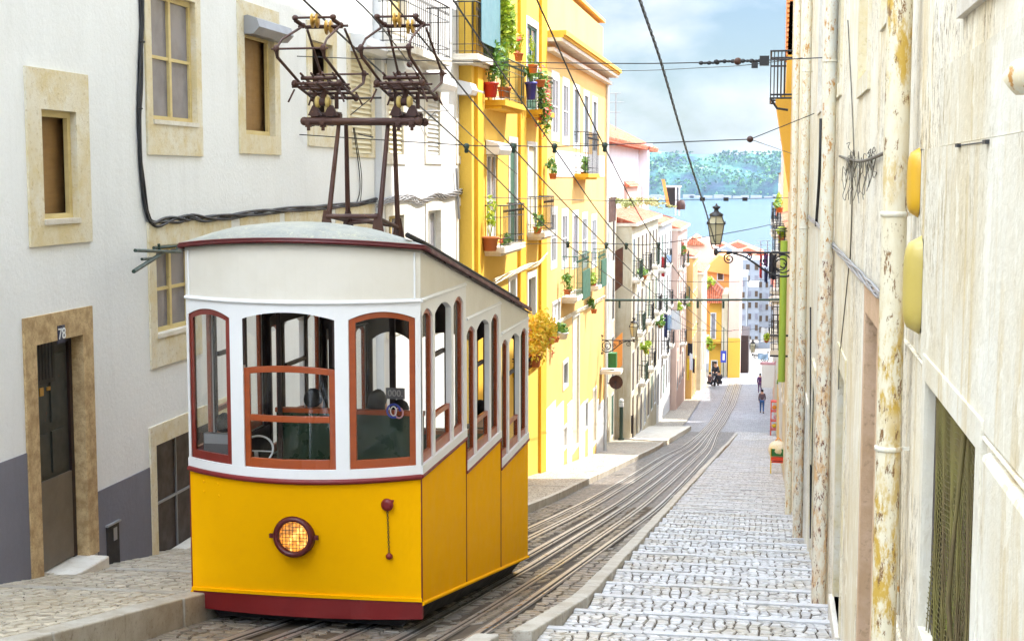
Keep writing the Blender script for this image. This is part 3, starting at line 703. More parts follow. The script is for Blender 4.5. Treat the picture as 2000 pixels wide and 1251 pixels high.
# small sign and round emblem on the right pane
p=onY(771,768,13.4)
st=MB().box((p.x-.09,p.y,p.z-.055),(p.x+.10,p.y+.006,p.z+.055)).build('window_sign','greyplate',tram)
text_mesh('000.','lettering','greytext',st,(p.x+.005,p.y-.003,p.z),(1,0,0),(0,0,1),.09)
p=onY(769,802,13.4)
m=MB(); m.tube([p+Vector((math.cos(t)*.065,0,math.sin(t)*.065)) for t in [i*math.pi/16 for i in range(27)]],.011,6); em=m.build('emblem_ring','signb',tram)
m=MB(); m.tube([p+Vector((.05+math.cos(t)*.04,.01,-.02+math.sin(t)*.05)) for t in [i*math.pi/8 for i in range(17)]],.009,6); m.build('emblem_loop','cloth_pink',em)
m=MB(); m.tube([p+Vector((math.cos(t)*.03,-.01,math.sin(t)*.045)) for t in [i*math.pi/8 for i in range(17)]],.006,6); m.build('emblem_loop','signw',em)
# roof
m=MB(); nu,nv=28,36; vs=[]
Yb=19.62
def yfront(u): return YF-.47*(1-u*u)-.02
def yback(u): return 19.17+.40*(1-u*u)
OV=.045
for j in range(nv+1):
    for i in range(nu+1):
        u=-1+2*i/nu; a,b=yfront(u),yback(u); tt=j/nv; y=a+(b-a)*tt**1.35
        x=XC+(HW+OV)*u; dist=min(1,(y-a)/.75); db=min(1,(b-y)/.5)
        h=.14*(1-abs(u)**3)*math.sqrt(max(0,1-(1-dist)**2))*math.sqrt(max(0,1-(1-db)**2))
        vs.append((x,y,roofedge(XC+HW*u,y)+.035+h))
fs=[(j*(nu+1)+i,j*(nu+1)+i+1,(j+1)*(nu+1)+i+1,(j+1)*(nu+1)+i) for j in range(nv) for i in range(nu)]
m.add(vs,fs,0,True); m.build('roof','troof',tram)
m=MB(); vs2=[(x,y,z-.05-(0)) for x,y,z in vs]; m.add([(x,y,roofedge(x,y)-.03) for x,y,z in vs],fs,0,True); m.build('ceiling','dwood',tram)
# maroon edge all round
loop=[Vector((XC+(HW+OV)*u,yfront(u),roofedge(XC+HW*u,yfront(u)))) for u in [-1+2*i/24 for i in range(25)]]
loop+= [Vector((XR+OV,y,roofedge(XR,y))) for y in frange(13.3,19.1,.6)]
m=MB(); m.tube(loop,.018,8); m.tube([p+Vector((0,0,.024)) for p in loop],.011,8)
lf=[Vector((XL-OV,y,roofedge(XL,y))) for y in frange(13.0,19.2,.6)]; m.tube(lf,.018,8)
m.build('roof_edge','trim',tram)
m=MB(); m.tube([(XR-.10,y,roofedge(XR,y)+.125) for y in frange(12.95,18.9,.6)],.026,8)
for y in frange(13.2,18.6,1.3): m.tube([(XR-.10,y,roofedge(XR,y)+.11),(XR-.10,y,roofedge(XR,y)+.02)],.014,6)
m.build('roof_gutter_rail','chassis',tram)
# undercarriage
m=MB()
cl=lambda y:-4.12-G*(y-YF)
m.hexa([(XL+.22,13.15,-4.33),(XR-.22,13.15,-4.33),(XR-.22,19.0,cl(19)-.18),(XL+.22,19.0,cl(19)-.18)],[(XL+.06,13.15,-4.10),(XR-.06,13.15,-4.10),(XR-.06,19.0,cl(19)+.02),(XL+.06,19.0,cl(19)+.02)])
m.build('chassis','chassis',tram)
for y in (14.3,17.6):
    for x in (-4.80,-3.93):
        m=MB(); m.lathe((x,y,zr(x,y)+.235),[(.05,-.06),(.24,-.05),(.24,-.02),(.21,-.01),(.21,.05),(.05,.06)],20,'X'); m.build('wheel','chassis',tram)
# pantograph tower
def P(x,y,Y): return onY(x,y,Y)
m=MB()
ft=[P(638,436,14.0),P(738,442,14.0)]; rtt=[P(680,436,14.8),P(778,450,14.8)]
tl,tr_=P(662,240,14.3),P(758,242,14.3); tl2,tr2=P(676,240,14.5),P(770,242,14.5)
for a,b in ((ft[0],tl),(ft[1],tr_),(rtt[0],tl2),(rtt[1],tr2)): m.tube([a-Vector((0,0,.12)),b],[.030,.022],8)
zb=.14
m.tube([ft[0]+Vector((0,0,.07)),ft[1]+Vector((0,0,.10))],.026,8); m.tube([rtt[0]+Vector((0,0,.05)),rtt[1]+Vector((0,0,.05))],.026,8)
m.tube([ft[0]+Vector((0,0,.08)),rtt[0]+Vector((0,0,.03))],.024,8); m.tube([ft[1]+Vector((0,0,.08)),rtt[1]+Vector((0,0,.03))],.024,8)
m.tube([ft[1]+Vector((0,0,.05)),rtt[0]+Vector((0,0,.0))],.018,6)
for q in (ft[0],ft[1],rtt[0],rtt[1]):
    m.prism([q+Vector((-.07,-.01,-.1)),q+Vector((.07,-.01,-.1)),q+Vector((.03,-.01,.13)),q+Vector((-.03,-.01,.13))],(0,.02,0))
m.tube([ft[0]+(tl-ft[0])*.55,ft[0]+(tl-ft[0])*.55+Vector((.012,0,.0))],.034,6)
tower=m.build('pantograph_tower','rust',tram)
m=MB()
for dy in (-.16,.12):
    a=P(604,238,14.4)+Vector((0,dy,0)); b=P(824,238,14.4)+Vector((0,dy,0)); m.tube([a,b],.036,10)
    for t in (0,1): m.ell(a+(b-a)*t,(.045,.045,.045),8,6)
for x in (612,640,786,812):
    q=P(x,240,14.4); m.tube([q+Vector((0,-.2,0)),q+Vector((0,.18,0))],.028,8); m.tube([q+Vector((0,-.16,-.0)),q+Vector((0,-.16,-.085))],.018,6); m.box(q+Vector((-.03,-.18,-.05)),q+Vector((.03,-.14,.05)))
m.build('cross_beam','rust',tower)
# pantographs
def panto(cx):
    """cx pixel centre x of the insulator base at Y 14.4"""
    c=P(cx,232,14.4); zb=c.z
    ins=MB()
    base=MB()
    for dx in (-.085,.085):
        base.box((c.x+dx-.04,c.y-.14,zb+.02),(c.x+dx+.04,c.y+.14,zb+.07)); base.prism([(c.x+dx-.07,c.y-.13,zb+.03),(c.x+dx+.07,c.y-.13,zb+.03),(c.x+dx+.02,c.y-.13,zb+.13),(c.x+dx-.02,c.y-.13,zb+.13)],(0,.05,0))
        base.tube([(c.x+dx*1.35,c.y,zb+.10),(c.x+dx*1.35,c.y,zb+.27)],.022,8)
    base.box((c.x-.16,c.y-.02,zb+.0),(c.x+.16,c.y+.05,zb+.05))
    pb=base.build('pantograph_base','rust',tram)
    for dx in (-.055,.055):
        i=MB(); i.lathe((c.x+dx,c.y-.1,zb+.165),[(.02,-.03),(.055,-.018),(.066,0),(.055,.018),(.02,.03)],16,'X'); i.build('insulator','porc',pb)
    i=MB(); i.tube([(c.x-.08,c.y-.1,zb+.165),(c.x+.08,c.y-.1,zb+.165)],.04,12); i.tube([(c.x,c.y-.1,zb+.165),(c.x,c.y-.05,zb+.28)],.03,8); i.build('insulator_hub','rust',pb)
    f=MB(); zf=zb+.285
    hw=.235
    for yy in (-.30,-.1,.1,.30): f.tube([(c.x-hw,c.y+yy,zf-.19*yy),(c.x+hw,c.y+yy,zf-.19*yy)],.017,6)
    for xx in (-hw,-.13,0,.13,hw): f.tube([(c.x+xx,c.y-.34,zf+.19*.34),(c.x+xx,c.y+.34,zf-.19*.34)],.015,6)
    for yy in (-.22,0,.22): f.tube([(c.x-.19,c.y+yy,zf+.075-.19*yy),(c.x+.19,c.y+yy,zf+.075-.19*yy)],.020,8)
    for xx in (-.17,-.06,.06,.17):
        f.tube([(c.x+xx,c.y-.30,zf+.16),(c.x+xx*.9,c.y+.05,zf+.05)],.012,6); f.tube([(c.x+xx,c.y+.3,zf+.04),(c.x+xx,c.y-.05,zf+.10)],.012,6)
    for xx in (-hw,hw):
        for yy in (-.3,.3):
            f.ell((c.x+xx,c.y+yy,zf-.19*yy),(.035,.035,.04),8,5); f.tube([(c.x+xx,c.y+yy,zf),(c.x+xx*1.25,c.y+yy*1.1,zf-.13)],.010,5)
    f.tube([(c.x-hw-.06,c.y-.2,zf+.03),(c.x+hw+.08,c.y-.2,zf+.05)],.012,6)
    fr=f.build('spring_frame','rust',tram)
    a=MB()
    top=.925; kn=.585; hk=.24; ht=.20; sh=-.035
    KF=lambda sx:Vector((c.x+sh+sx*hk,c.y-.72,zb+kn+.07)); KB=lambda sx:Vector((c.x+sh+sx*hk,c.y+.72,zb+kn-.08))
    TP=lambda sx,q:Vector((c.x+sh+.03+sx*ht,c.y+q,zb+top-q*.19))
    for sx in (-1,1):
        m1=TP(sx,-.08)+Vector((0,-.20,-.14*.9)); 
        a.tube([TP(sx,-.08),TP(sx,-.08)+(KF(sx)-TP(sx,-.08))*.80+Vector((0,0,.045)),KF(sx)],.0125,6)
        a.tube([TP(sx,.05),KB(sx)],.014,6)
        a.tube([KF(sx),KF(sx)+Vector((0,.03,-.08)),Vector((c.x+sx*hw,c.y-.08,zf+.06))],[.024,.016,.014],6)
        a.tube([KB(sx),KB(sx)+Vector((0,-.03,-.10)),Vector((c.x+sx*hw,c.y+.1,zf-.02))],[.024,.016,.013],6)
        for K in (KF(sx),KB(sx)): a.ell(K,(.032,.032,.04),8,6)
        # head links
        a.tube([TP(sx,-.09),TP(sx,-.09)+Vector((-sx*.0+ -.05,-.10,.045))],.022,6)
        a.ell(TP(sx,-.09),(.03,.035,.03),8,6); a.ell(TP(sx,-.19)+Vector((-.05,0,.05)),(.035,.03,.03),8,6)
    for K in (KF,KB): a.tube([K(-1)-Vector((.05,0,0)),K(1)+Vector((.05,0,0))],.012,6)
    a.tube([TP(-1,-.02),TP(1,-.02)],.016,6); a.tube([TP(-1,-.19)+Vector((-.07,0,.05)),TP(1,-.19)+Vector((-.03,0,.05))],.013,6)
    a.tube([TP(-1,-.06)-Vector((.06,0,0)),TP(1,-.06)+Vector((.07,0,0))],.014,6)
    ar=a.build('pantograph_arms','rust',tram)
    for (dx,dy,dz) in ((-.04,-.19,.055),(.06,-.04,.0)):
        w=MB(); q=Vector((c.x+sh+.03+dx,c.y+dy,zb+top+dz))
        w.lathe(q,[(.02,-.035),(.075,-.03),(.075,-.02),(.028,-.008),(.028,.008),(.075,.02),(.075,.03),(.02,.035)],18,'X'); w.build('contact_wheel','brass',ar)
    return c
c1=panto(637); c2=panto(795)
# ------------------------------------------------------------------ facades
random.seed(21)
def H(X,x0,yt,x1,yb,**k):
    """opening given by picture coordinates on the facade plane X"""
    ym=(yt+yb)/2; a=onX(x0,ym,X).y; b=onX(x1,ym,X).y; z1=onX(x0,yt,X).z; z0=onX(x0,yb,X).z
    k.update(y0=min(a,b),y1=max(a,b),z0=z0,z1=z1); return k
def facade(name,label,X,ya,yb,zb,zt,holes,mat,side=-1,depth=7.,group=None,frontmat=None,base=None,cat='building'):
    """side -1: stands left of the street (front faces +X); side +1: right (front faces -X)"""
    o=thing(name,label,cat,(X,ya,zb),group)
    s=side; m=MB()
    Y=sorted({ya,yb,*[h['y0'] for h in holes],*[h['y1'] for h in holes]}); Y=[v for v in Y if ya<=v<=yb]
    Z=sorted({zb,zt,*[h['z0'] for h in holes],*[h['z1'] for h in holes]}); Z=[v for v in Z if zb<=v<=zt]
    for i in range(len(Y)-1):
        for j in range(len(Z)-1):
            cy,cz=(Y[i]+Y[i+1])/2,(Z[j]+Z[j+1])/2
            if any(h['y0']<cy<h['y1'] and h['z0']<cz<h['z1'] for h in holes): continue
            m.quad((X,Y[i],Z[j]),(X,Y[i+1],Z[j]),(X,Y[i+1],Z[j+1]),(X,Y[i],Z[j+1]))
    for h in holes:
        dd=h.get('d',.15); a,b,z0,z1=h['y0'],h['y1'],max(h['z0'],zb),min(h['z1'],zt); xi=X+s*dd
        m.quad((X,a,z0),(xi,a,z0),(xi,a,z1),(X,a,z1)); m.quad((X,b,z0),(xi,b,z0),(xi,b,z1),(X,b,z1))
        m.quad((X,a,z1),(xi,a,z1),(xi,b,z1),(X,b,z1)); m.quad((X,a,z0),(xi,a,z0),(xi,b,z0),(X,b,z0))
    xb=X+s*depth
    m.quad((X,ya,zb),(xb,ya,zb),(xb,ya,zt),(X,ya,zt)); m.quad((X,yb,zb),(xb,yb,zb),(xb,yb,zt),(X,yb,zt)); m.quad((xb,ya,zb),(xb,yb,zb),(xb,yb,zt),(xb,ya,zt))
    m.quad((X,ya,zt),(X,yb,zt),(xb,yb,zt),(xb,ya,zt))
    m.build('wall',mat,o)
    for h in holes: fill(o,X,s,h,zb,zt)
    return o
def slab(m,X,s,p0,p1,a,b,z0,z1,mi=0):   # box whose x runs from p0 to p1 outward (negative = inside)
    m.box((X-s*p0,a,z0),(X-s*p1,b,z1),mi)
def fill(o,X,s,h,zb=-99,zt=99):
    k=h.get('k','sash'); a,b,z0,z1=h['y0'],h['y1'],max(h['z0'],zb),min(h['z1'],zt); dd=h.get('d',.15); fm=h.get('fm','wframe')
    W=b-a; Hh=z1-z0; fw=min(.07,W*.12); g=h.get('g','wglass')
    if h.get('sur'):                            # stone surround
        w=h['sur']; wt=h.get('surt',w); wb=h.get('surb',w); m=MB(); pr=h.get('pr',.025); sm=h.get('sm','stone')
        slab(m,X,s,-.04,pr,a-w,a+.002,z0,z1); slab(m,X,s,-.04,pr,b-.002,b+w,z0,z1); slab(m,X,s,-.04,pr+.001,a-w-.002,b+w+.002,z1-.001,z1+wt)
        if wb: slab(m,X,s,-.04,pr+.001,a-w-.002,b+w+.002,z0-wb,z0+.001)
        # stone jamb linings
        for q,t in ((a,.003),(b,-.003)): m.box((X-s*pr*.5,q,z0),(X+s*dd,q+t,z1))
        m.build('stone_surround',sm,o,bevel=.006)
    if k=='open':
        m=MB(); slab(m,X,s,-dd-.6,-dd-.58,a-.3,b+.3,z0-.1,z1+.1); slab(m,X,s,-dd-.6,-dd,a-.3,a-.28,z0-.1,z1+.1); slab(m,X,s,-dd-.6,-dd,b+.28,b+.3,z0-.1,z1+.1); slab(m,X,s,-dd-.6,-dd,a-.3,b+.3,z1+.08,z1+.1); slab(m,X,s,-dd-.6,-dd,a-.3,b+.3,z0-.1,z0-.08)
        m.build('dark_room','dark',o)
    if k in ('sash','open','door','glassdoor'):
        m=MB(); x0,x1=-dd,-dd+.05
        slab(m,X,s,x0,x1,a,a+fw,z0,z1); slab(m,X,s,x0,x1,b-fw,b,z0,z1); slab(m,X,s,x0,x1+.001,a,b,z1-fw,z1); 
        if k!='door': slab(m,X,s,x0,x1+.001,a,b,z0,z0+fw)
        if k in('sash','glassdoor'):
            mid=(a+b)/2; slab(m,X,s,x0,x1+.01,mid-fw*.45,mid+fw*.45,z0+fw,z1-fw)
            for t in h.get('bars',(.5,)): slab(m,X,s,x0,x1-.004,a+fw,b-fw,z0+Hh*t-.02,z0+Hh*t+.02)
            if k=='glassdoor': slab(m,X,s,x0,x1-.01,a+fw,b-fw,z0,z0+Hh*.25)
        f=m.build('door_frame' if k=='door' else 'window',fm,o)
        if k in('sash','glassdoor'):
            m=MB(); slab(m,X,s,-dd-.004,-dd+.02,a+.01,b-.01,z0+.01,z1-.01); m.build('pane',g,f)
    if k=='door':
        m=MB(); slab(m,X,s,-dd-.02,-dd+.02,a+.01,b-.01,z0,z1-.01); 
        for t0,t1 in ((.08,.38),(.42,.60),(.64,.93)):
            for q0,q1 in ((.16,.46),(.54,.84)): slab(m,X,s,-dd+.02,-dd+.04,a+W*q0,a+W*q1,z0+Hh*t0,z0+Hh*t1)
        m.build('door',h.get('g','door'),o)
    if k=='shutter':
        m=MB(); slab(m,X,s,-dd,-dd+.02,a,b,z0,z1); n=max(5,int(Hh/.09))
        for i in range(n):
            z=z0+Hh*(i+.2)/n; m.add([(X+s*(dd-.02),a,z+.05),(X+s*(dd-.05),a,z),(X+s*(dd-.05),b,z),(X+s*(dd-.02),b,z+.05)],[(0,1,2,3)])
        m.build('shutter',h.get('g','shut'),o)
    if k=='plain':
        m=MB(); slab(m,X,s,-dd-.02,-dd,a,b,z0,z1); m.build('panel',h.get('g','dark'),o)
    if h.get('sill'):
        m=MB(); slab(m,X,s,-dd,.05,a-.04,b+.04,z0-.05,z0-.001); m.build('sill','stonew',o)
    if h.get('box'):                           # roller blind housing
        m=MB(); z=z1; m.prism([(X-s*.02,a-.1,z-.02),(X-s*.34,a-.1,z-.02),(X-s*.40,a-.1,z+.10),(X-s*.34,a-.1,z+.26),(X-s*.02,a-.1,z+.34)],(0,b-a+.2,0)); m.build('blind_housing','alu',o,bevel=.01)
    if h.get('bal'):
        balcony(o,X,s,a-.25,b+.25,z0,h['bal'],h.get('bm','iron'),h.get('bs','stonew'),h.get('bp',.5))
def balcony(o,X,s,a,b,z,hh=1.0,bm='iron',bs='stonew',p=.5):
    m=MB(); slab(m,X,s,-.01,p,a,b,z-.14,z); slab(m,X,s,-.01,p*.8,a+.05,b-.05,z-.22,z-.142); sl=m.build('balcony_slab',bs,o)
    m=MB(); xo=X-s*(p-.04)
    for zz in (z+.06,z+.22,z+hh*.72,z+hh): m.tube([(X,a+.04,zz),(xo,a+.04,zz),(xo,b-.04,zz),(X,b-.04,zz)],.009 if zz<z+hh else .018,5)
    n=max(4,int((b-a)/.17))
    for i in range(n+1): y=a+.04+(b-a-.08)*i/n; m.tube([(xo,y,z),(xo,y,z+hh)],.0075,4,smooth=False)
    for i in range(3):
        for y in (a+.04,b-.04): m.tube([(X-s*p*(i+.5)/3.2,y,z),(X-s*p*(i+.5)/3.2,y,z+hh)],.010,4,smooth=False)
    for i in range(n): y=a+.04+(b-a-.08)*(i+.5)/n; m.ell((xo,y,z+hh*.86),(.008,.025,.04),6,4)
    m.build('balcony_railing',bm,o)
ALL_L=[]
# ---- A: near white house
XA=-7.5
hA=[H(XA,80,213,148,432,k='open',d=.10,fm='owood',sur=.30,surt=.42,surb=.26),
    H(XA,293,-20,380,235,k='sash',d=.10,fm='owood',g='curtain',sur=.17,surb=.42,surt=.3),
    H(XA,476,60,534,262,k='open',d=.12,fm='owood',sur=.24,surt=.42,surb=.28),
    H(XA,303,480,378,655,k='sash',d=.12,fm='owood',g='curtain',sur=.20,surt=.30,surb=.40),
    H(XA,608,78,648,244,k='open',d=.12,fm='owood',sur=.25,surt=.3,surb=.35),
    H(XA,684,98,724,300,k='shutter',d=.04,sur=.22,surt=.28,surb=.06),
    H(XA,75,672,166,1140,k='door',d=.17,fm='dwood',sur=.24,surt=.30,surb=0,sm='stonerough'),
    H(XA,305,868,440,1112,k='plain',d=.16,g='dwood',sur=.17,surt=.25,surb=0),
    ]
A=facade('townhouse','near white rendered townhouse with stone window surrounds and a grey base, left of the tram',XA,-14,26.9,-9.5,9.5,hA,'wallA')
# grey dado in two steps
dA=hA[6]; dG=hA[7]
z1=onX(0,903,XA).z; z2=onX(240,936,XA).z
m=MB()
slabA=lambda a,b,zt: m.box((XA-.1,a,-9.4),(XA+.012,b,zt))
slabA(-8,dA['y0']-.245,z1); m.build('grey_base','grey',A); m=MB(); slabA(dA['y1']+.245,dG['y0']-.175,z2); m.build('grey_base','grey',A)
m=MB(); slabA(dG['y1']+.18,26.8,z2-1.0); m.build('grey_base','grey',A)
# door step, door furniture, kick plate
m=MB(); zd=dA['z0']; m.box((XA-.17,dA['y0']-.02,zd-.5),(XA+.24,dA['y1']+.05,zd+.014)); m.build('door_step','stonew',A,bevel=.02)
m=MB(); m.box((XA-.15,dA['y0']+.04,zd+.03),(XA-.125,dA['y1']-.06,zd+1.0)); m.build('kick_plate','dirtymetal',A)
m=MB(); 
for i in range(5): y=dA['y0']+.30+i*.07; m.tube([(XA-.12,y,zd+2.1),(XA-.12,y,zd+2.75)],.010,5)
m.box((XA-.135,dA['y0']+.24,zd+2.05),(XA-.12,dA['y0']+.64,zd+2.8)); m.build('door_grille','iron',A)
MB().box((XA-.135,dA['y0']+.3,zd+1.93),(XA-.118,dA['y0']+.38,zd+2.02)).build('letter_plate','brass',A); MB().box((XA-.135,dA['y0']+.46,zd+1.97),(XA-.118,dA['y0']+.53,zd+2.01)).build('letter_plate','brass',A)
# garage door divisions
m=MB(); a,b=dG['y0'],dG['y1']; zc=(dG['z0']+dG['z1'])/2-.05
m.box((XA-.16,a,zc),(XA-.13,b,zc+.025)); m.box((XA-.16,(a+b)/2-.2,dG['z0']),(XA-.135,(a+b)/2-.185,dG['z1'])); m.build('door_bars','mgrey',A)
m=MB(); m.box((XA-.15,a-.02,dG['z0']-.4),(XA+.05,b,dG['z0']+.055)); m.build('threshold','stonew',A,bevel=.01)
# blind housings and sills
h=hA[2]; m=MB(); z=h['z1']-.05; m.prism([(XA+.0,h['y0']-.02,z),(XA+.16,h['y0']-.02,z),(XA+.26,h['y0']-.02,z+.10),(XA+.22,h['y0']-.02,z+.22),(XA+.08,h['y0']-.02,z+.27),(XA,h['y0']-.02,z+.25)],(0,h['y1']-h['y0']+.25,0)); m.build('blind_housing','mgrey',A)
h=hA[5]; m=MB(); z=h['z1']-.02; m.prism([(XA+.0,h['y0']-.02,z),(XA+.26,h['y0']-.02,z),(XA+.34,h['y0']-.02,z+.10),(XA+.28,h['y0']-.02,z+.28),(XA,h['y0']-.02,z+.32)],(0,h['y1']-h['y0']+.3,0)); m.build('blind_housing','alu',A)
for i in (0,1,3): h=hA[i]; m=MB(); m.box((XA-.1,h['y0']-.01,h['z0']-.04),(XA+.045,h['y1']+.01,h['z0']+.015)); m.build('sill','stonew',A)
h=hA[2]; m=MB()                                     # hanging curtain in the open window
for i in range(9): 
    y=h['y0']+.25+i*.045; m.tube([(XA-.3+.03*math.sin(i*2),y,h['z1']-.1),(XA-.3,y-.06+.1*math.sin(i),(h['z0']+h['z1'])/2),(XA-.28,y+.03,h['z0']+.1)],.03,5)
m.build('curtain','olive',A)
for h,q in ((hA[0],.45),(hA[2],.35)):                 # brown inner shutter leaves
    m=MB(); yq_=h['y0']+(h['y1']-h['y0'])*q; m.box((XA-.22,yq_,h['z0']+.02),(XA-.20,h['y1']+.1,h['z1'])); m.box((XA-.20,yq_,h['z0']+.02),(XA-.18,yq_+.07,h['z1'])); m.build('inner_shutter','innerwood',A)
# number plate
p=onX(123,652,XA+.05); m=MB(); m.box((XA+.02,p.y-.075,p.z-.095),(XA+.036,p.y+.075,p.z+.095)); pl=m.build('number_plate','navyplate',A)
text_mesh('78','lettering','numw',pl,(XA+.040,p.y,p.z),(0,1,0),(0,0,1),.17)
# meter cabinet
a,b=onX(206,1060,XA).y,onX(229,1060,XA).y; z0,z1=onX(206,1112,XA).z,onX(206,1028,XA).z
m=MB(); m.box((XA,a,z0),(XA+.03,b,z1)); mc=m.build('meter_cabinet','chassis',A); m=MB(); m.box((XA+.005,a-.02,z1),(XA+.05,b+.02,z1+.02)); m.box((XA+.031,b-.15,z1-.2),(XA+.034,b-.06,z1-.05)); m.build('cabinet_lip','mgrey',mc)
# stone courses half hidden beneath the cables
m=MB()
for x0,x1 in ((380,450),(468,545),(556,640),(655,732)):
    a,b=onX(x0,425,XA).y,onX(x1,425,XA).y; z=onX(x0,424+(395-424)*(x0-380)/350,XA).z; m.box((XA-.02,a,z-.6),(XA+.012,b,z-.02))
m.build('stone_lintel','stone',A)
# ---- B: bright white house
XB=-7.35
kw=dict(fm='wframe',sur=.16,surb=.2,sm='wallB',pr=.03)
hB=[H(XB,757,146,786,300,k='shutter',d=.06,sur=.2,sm='stonew',box=1),H(XB,833,172,858,302,k='shutter',d=.06,sur=.2,sm='stonew',box=1,g='wframe'),H(XB,893,184,914,305,k='shutter',d=.06,sur=.18,sm='stonew',box=1,g='wframe'),
    H(XB,758,422,788,640,k='sash',fm='owood',g='curtain',sur=.2,sm='stonew'),H(XB,835,412,860,640,k='glassdoor',g='curtain',fm='wframe',sur=.2,sm='stonew'),H(XB,894,402,915,640,k='glassdoor',g='curtain',fm='wframe',sur=.2,sm='stonew'),
    H(XB,760,-150,790,40,k='glassdoor',g='wglass',fm='owood',sur=.2,sm='stonew'),H(XB,900,-120,918,92,k='glassdoor',g='wglass',fm='owood',sur=.2,sm='stonew')]
Bd=facade('townhouse','bright white sunlit townhouse behind the pantographs with shuttered windows and blind boxes',XB,26.92,33.9,-10.5,8.5,hB,'wallB')
balcony(Bd,XB,-1,onX(738,55,XB).y,onX(838,55,XB).y-.2,onX(738,38,XB).z-.45,1.1,'iron','stonew',.55)
balcony(Bd,XB,-1,onX(884,105,XB).y,onX(930,105,XB).y,onX(884,105,XB).z,1.2,'iron','stonew',.6)
m=MB(); a=onX(884,100,XB).y; b=onX(930,100,XB).y; z=onX(884,105,XB).z; m.box((XB+.6,a+.4,z+.3),(XB+.62,b,z+2.1)); m.build('balcony_screen','tshut',Bd)
m=MB(); m.tube([(XB+.06,33.6,-1.0),(XB+.06,33.3,.2)],.03,6); m.build('wall_pipe','mgrey',Bd)
# ---- C: strong yellow house
XCc=-7.05
hC=[H(XCc,962,-60,982,186,k='glassdoor',d=.07,sur=.15,sm='wframe',fm='owood',g='wglass'),H(XCc,1028,45,1048,212,k='glassdoor',d=.07,sur=.22,sm='wframe',g='curtain',fm='gshut'),
    H(XCc,949,300,970,486,k='glassdoor',d=.07,sur=.12,sm='yellowC',g='curtain',box=1),H(XCc,995,278,1008,480,k='plain',g='gshut',d=.05,sur=.16,surb=0,sm='wframe'),H(XCc,1031,286,1046,460,k='plain',g='shut',d=.05,sur=.16,surb=0,sm='wframe'),
    H(XCc,995,548,1006,640,k='sash',g='wglass',sur=.2,sm='wframe'),H(XCc,1031,545,1045,700,k='sash',g='wglass',sur=.2,sm='wframe')]
Cd=facade('townhouse','strong yellow townhouse with dark pilasters and flower balconies, just beyond the white house',XCc,33.95,45.3,-11.8,9.6,hC,'yellowC')
m=MB()
for x0,x1 in ((927,938),(1011,1022),(1052,1068)):
    a,b=onX(x0,450,XCc).y,min(45.25,onX(x1,450,XCc).y); m.box((XCc-.02,a,-11.7),(XCc+.09,b,9.5))
m.build('pilaster','yellowP',Cd)
for x0,x1,y,sl in ((947,990,203,'yellowP'),(1024,1050,222,'yellowP'),(946,990,491,'stonew'),(1030,1052,462,'stonew')):
    balcony(Cd,XCc,-1,onX(x0,y,XCc+.0).y,onX(x1,y,XCc+.0).y,onX(x0,y-8,XCc).z,1.05,'giron' if y<300 else 'iron',sl,.52)
balcony(Cd,XCc,-1,onX(1000,720,XCc).y,onX(1030,720,XCc).y,onX(1000,722,XCc).z,.3,'iron','yellowP',.5)
# ---- D: pale yellow house
XD=-7.0
hD=[]
for i,(x0,x1) in enumerate(((1079,1090),(1100,1110),(1121,1130),(1141,1149),(1158,1165))):
    hD.append(H(XD,x0,150+i*12,x1,262+i*8,k='sash' if i<2 else 'plain',g='curtain' if i<2 else 'wglass',fm='wframe',sur=.22,sm='wframe',d=.045,pr=.012))
for i,(x0,x1) in enumerate(((1077,1086),(1098,1108),(1119,1128),(1138,1146),(1156,1164))):
    hD.append(H(XD,x0,416+i*3,x1,515,k='sash' if i!=2 else 'plain',g='curtain',sur=.2,sm='wframe',d=.045,pr=.012))
hD+= [H(XD,1079,596,1093,640,k='plain',g='wframe',d=.05,sur=.1,sm='wframe'),H(XD,1100,713,1108,755,k='plain',g='wglass',d=.04,sur=.14,sm='wframe'),H(XD,1118,622,1130,880,k='plain',g='shut',d=.06,sur=.12,sm='stonew'),H(XD,1143,788,1147,836,k='plain',g='wglass',d=.04,sur=.1,sm='wframe'),H(XD,1158,765,1164,868,k='plain',g='stone',d=.06,sur=.1,sm='stonew'),
     H(XD,1112,470,1124,575,k='plain',g='gshut',d=.04,sur=.1,sm='wframe'),H(XD,1150,500,1158,560,k='plain',g='gshut',d=.04,sur=.1,sm='wframe'),H(XD,1101,838,1106,875,k='plain',g='wframe',d=.08,sur=.1,sm='wframe')]
hD=[h for h in hD if h['z1']>h['z0']]
# keep openings from overlapping
def tidy(hs):
    out=[]
    for h in hs:
        if all(h['y1']<=g['y0'] or h['y0']>=g['y1'] or h['z1']<=g['z0'] or h['z0']>=g['z1'] for g in out): out.append(h)
    return out
hD=tidy(hD); zc=onX(1190,150,XD).z
Dd=facade('townhouse','pale yellow townhouse with projecting cornice, narrow windows and a white base',XD,45.32,62.3,-13.8,zc,hD,'yellowD')
m=MB(); yd=62.3
m.box((XD-.2,45.34,zc+.0),(XD+.55,yd+.3,zc+.08)); m.box((XD-.2,45.34,zc+.08),(XD+.63,yd+.35,zc+.22)); m.build('cornice','yellowC',Dd)
m=MB(); m.box((XD-.2,45.34,zc-.42),(XD+.25,yd+.05,zc-.30)); m.box((XD-.2,45.34,zc-.12),(XD+.5,yd+.15,zc-.001)); m.build('cornice_moulding','stonew',Dd)
m=MB(); m.box((XD-7,45.5,zc+.30),(XD-.15,yd-.1,zc+2.0)); m.box((XD-7,45.4,zc+2.2),(XD-.05,yd,zc+2.32)); m.build('parapet_wall','yellowD',Dd)
m=MB(); m.box((XD-7,45.6,zc+2.33),(XD-.3,56.2,zc+6)); at=m.build('attic_storey','wallB',Dd)
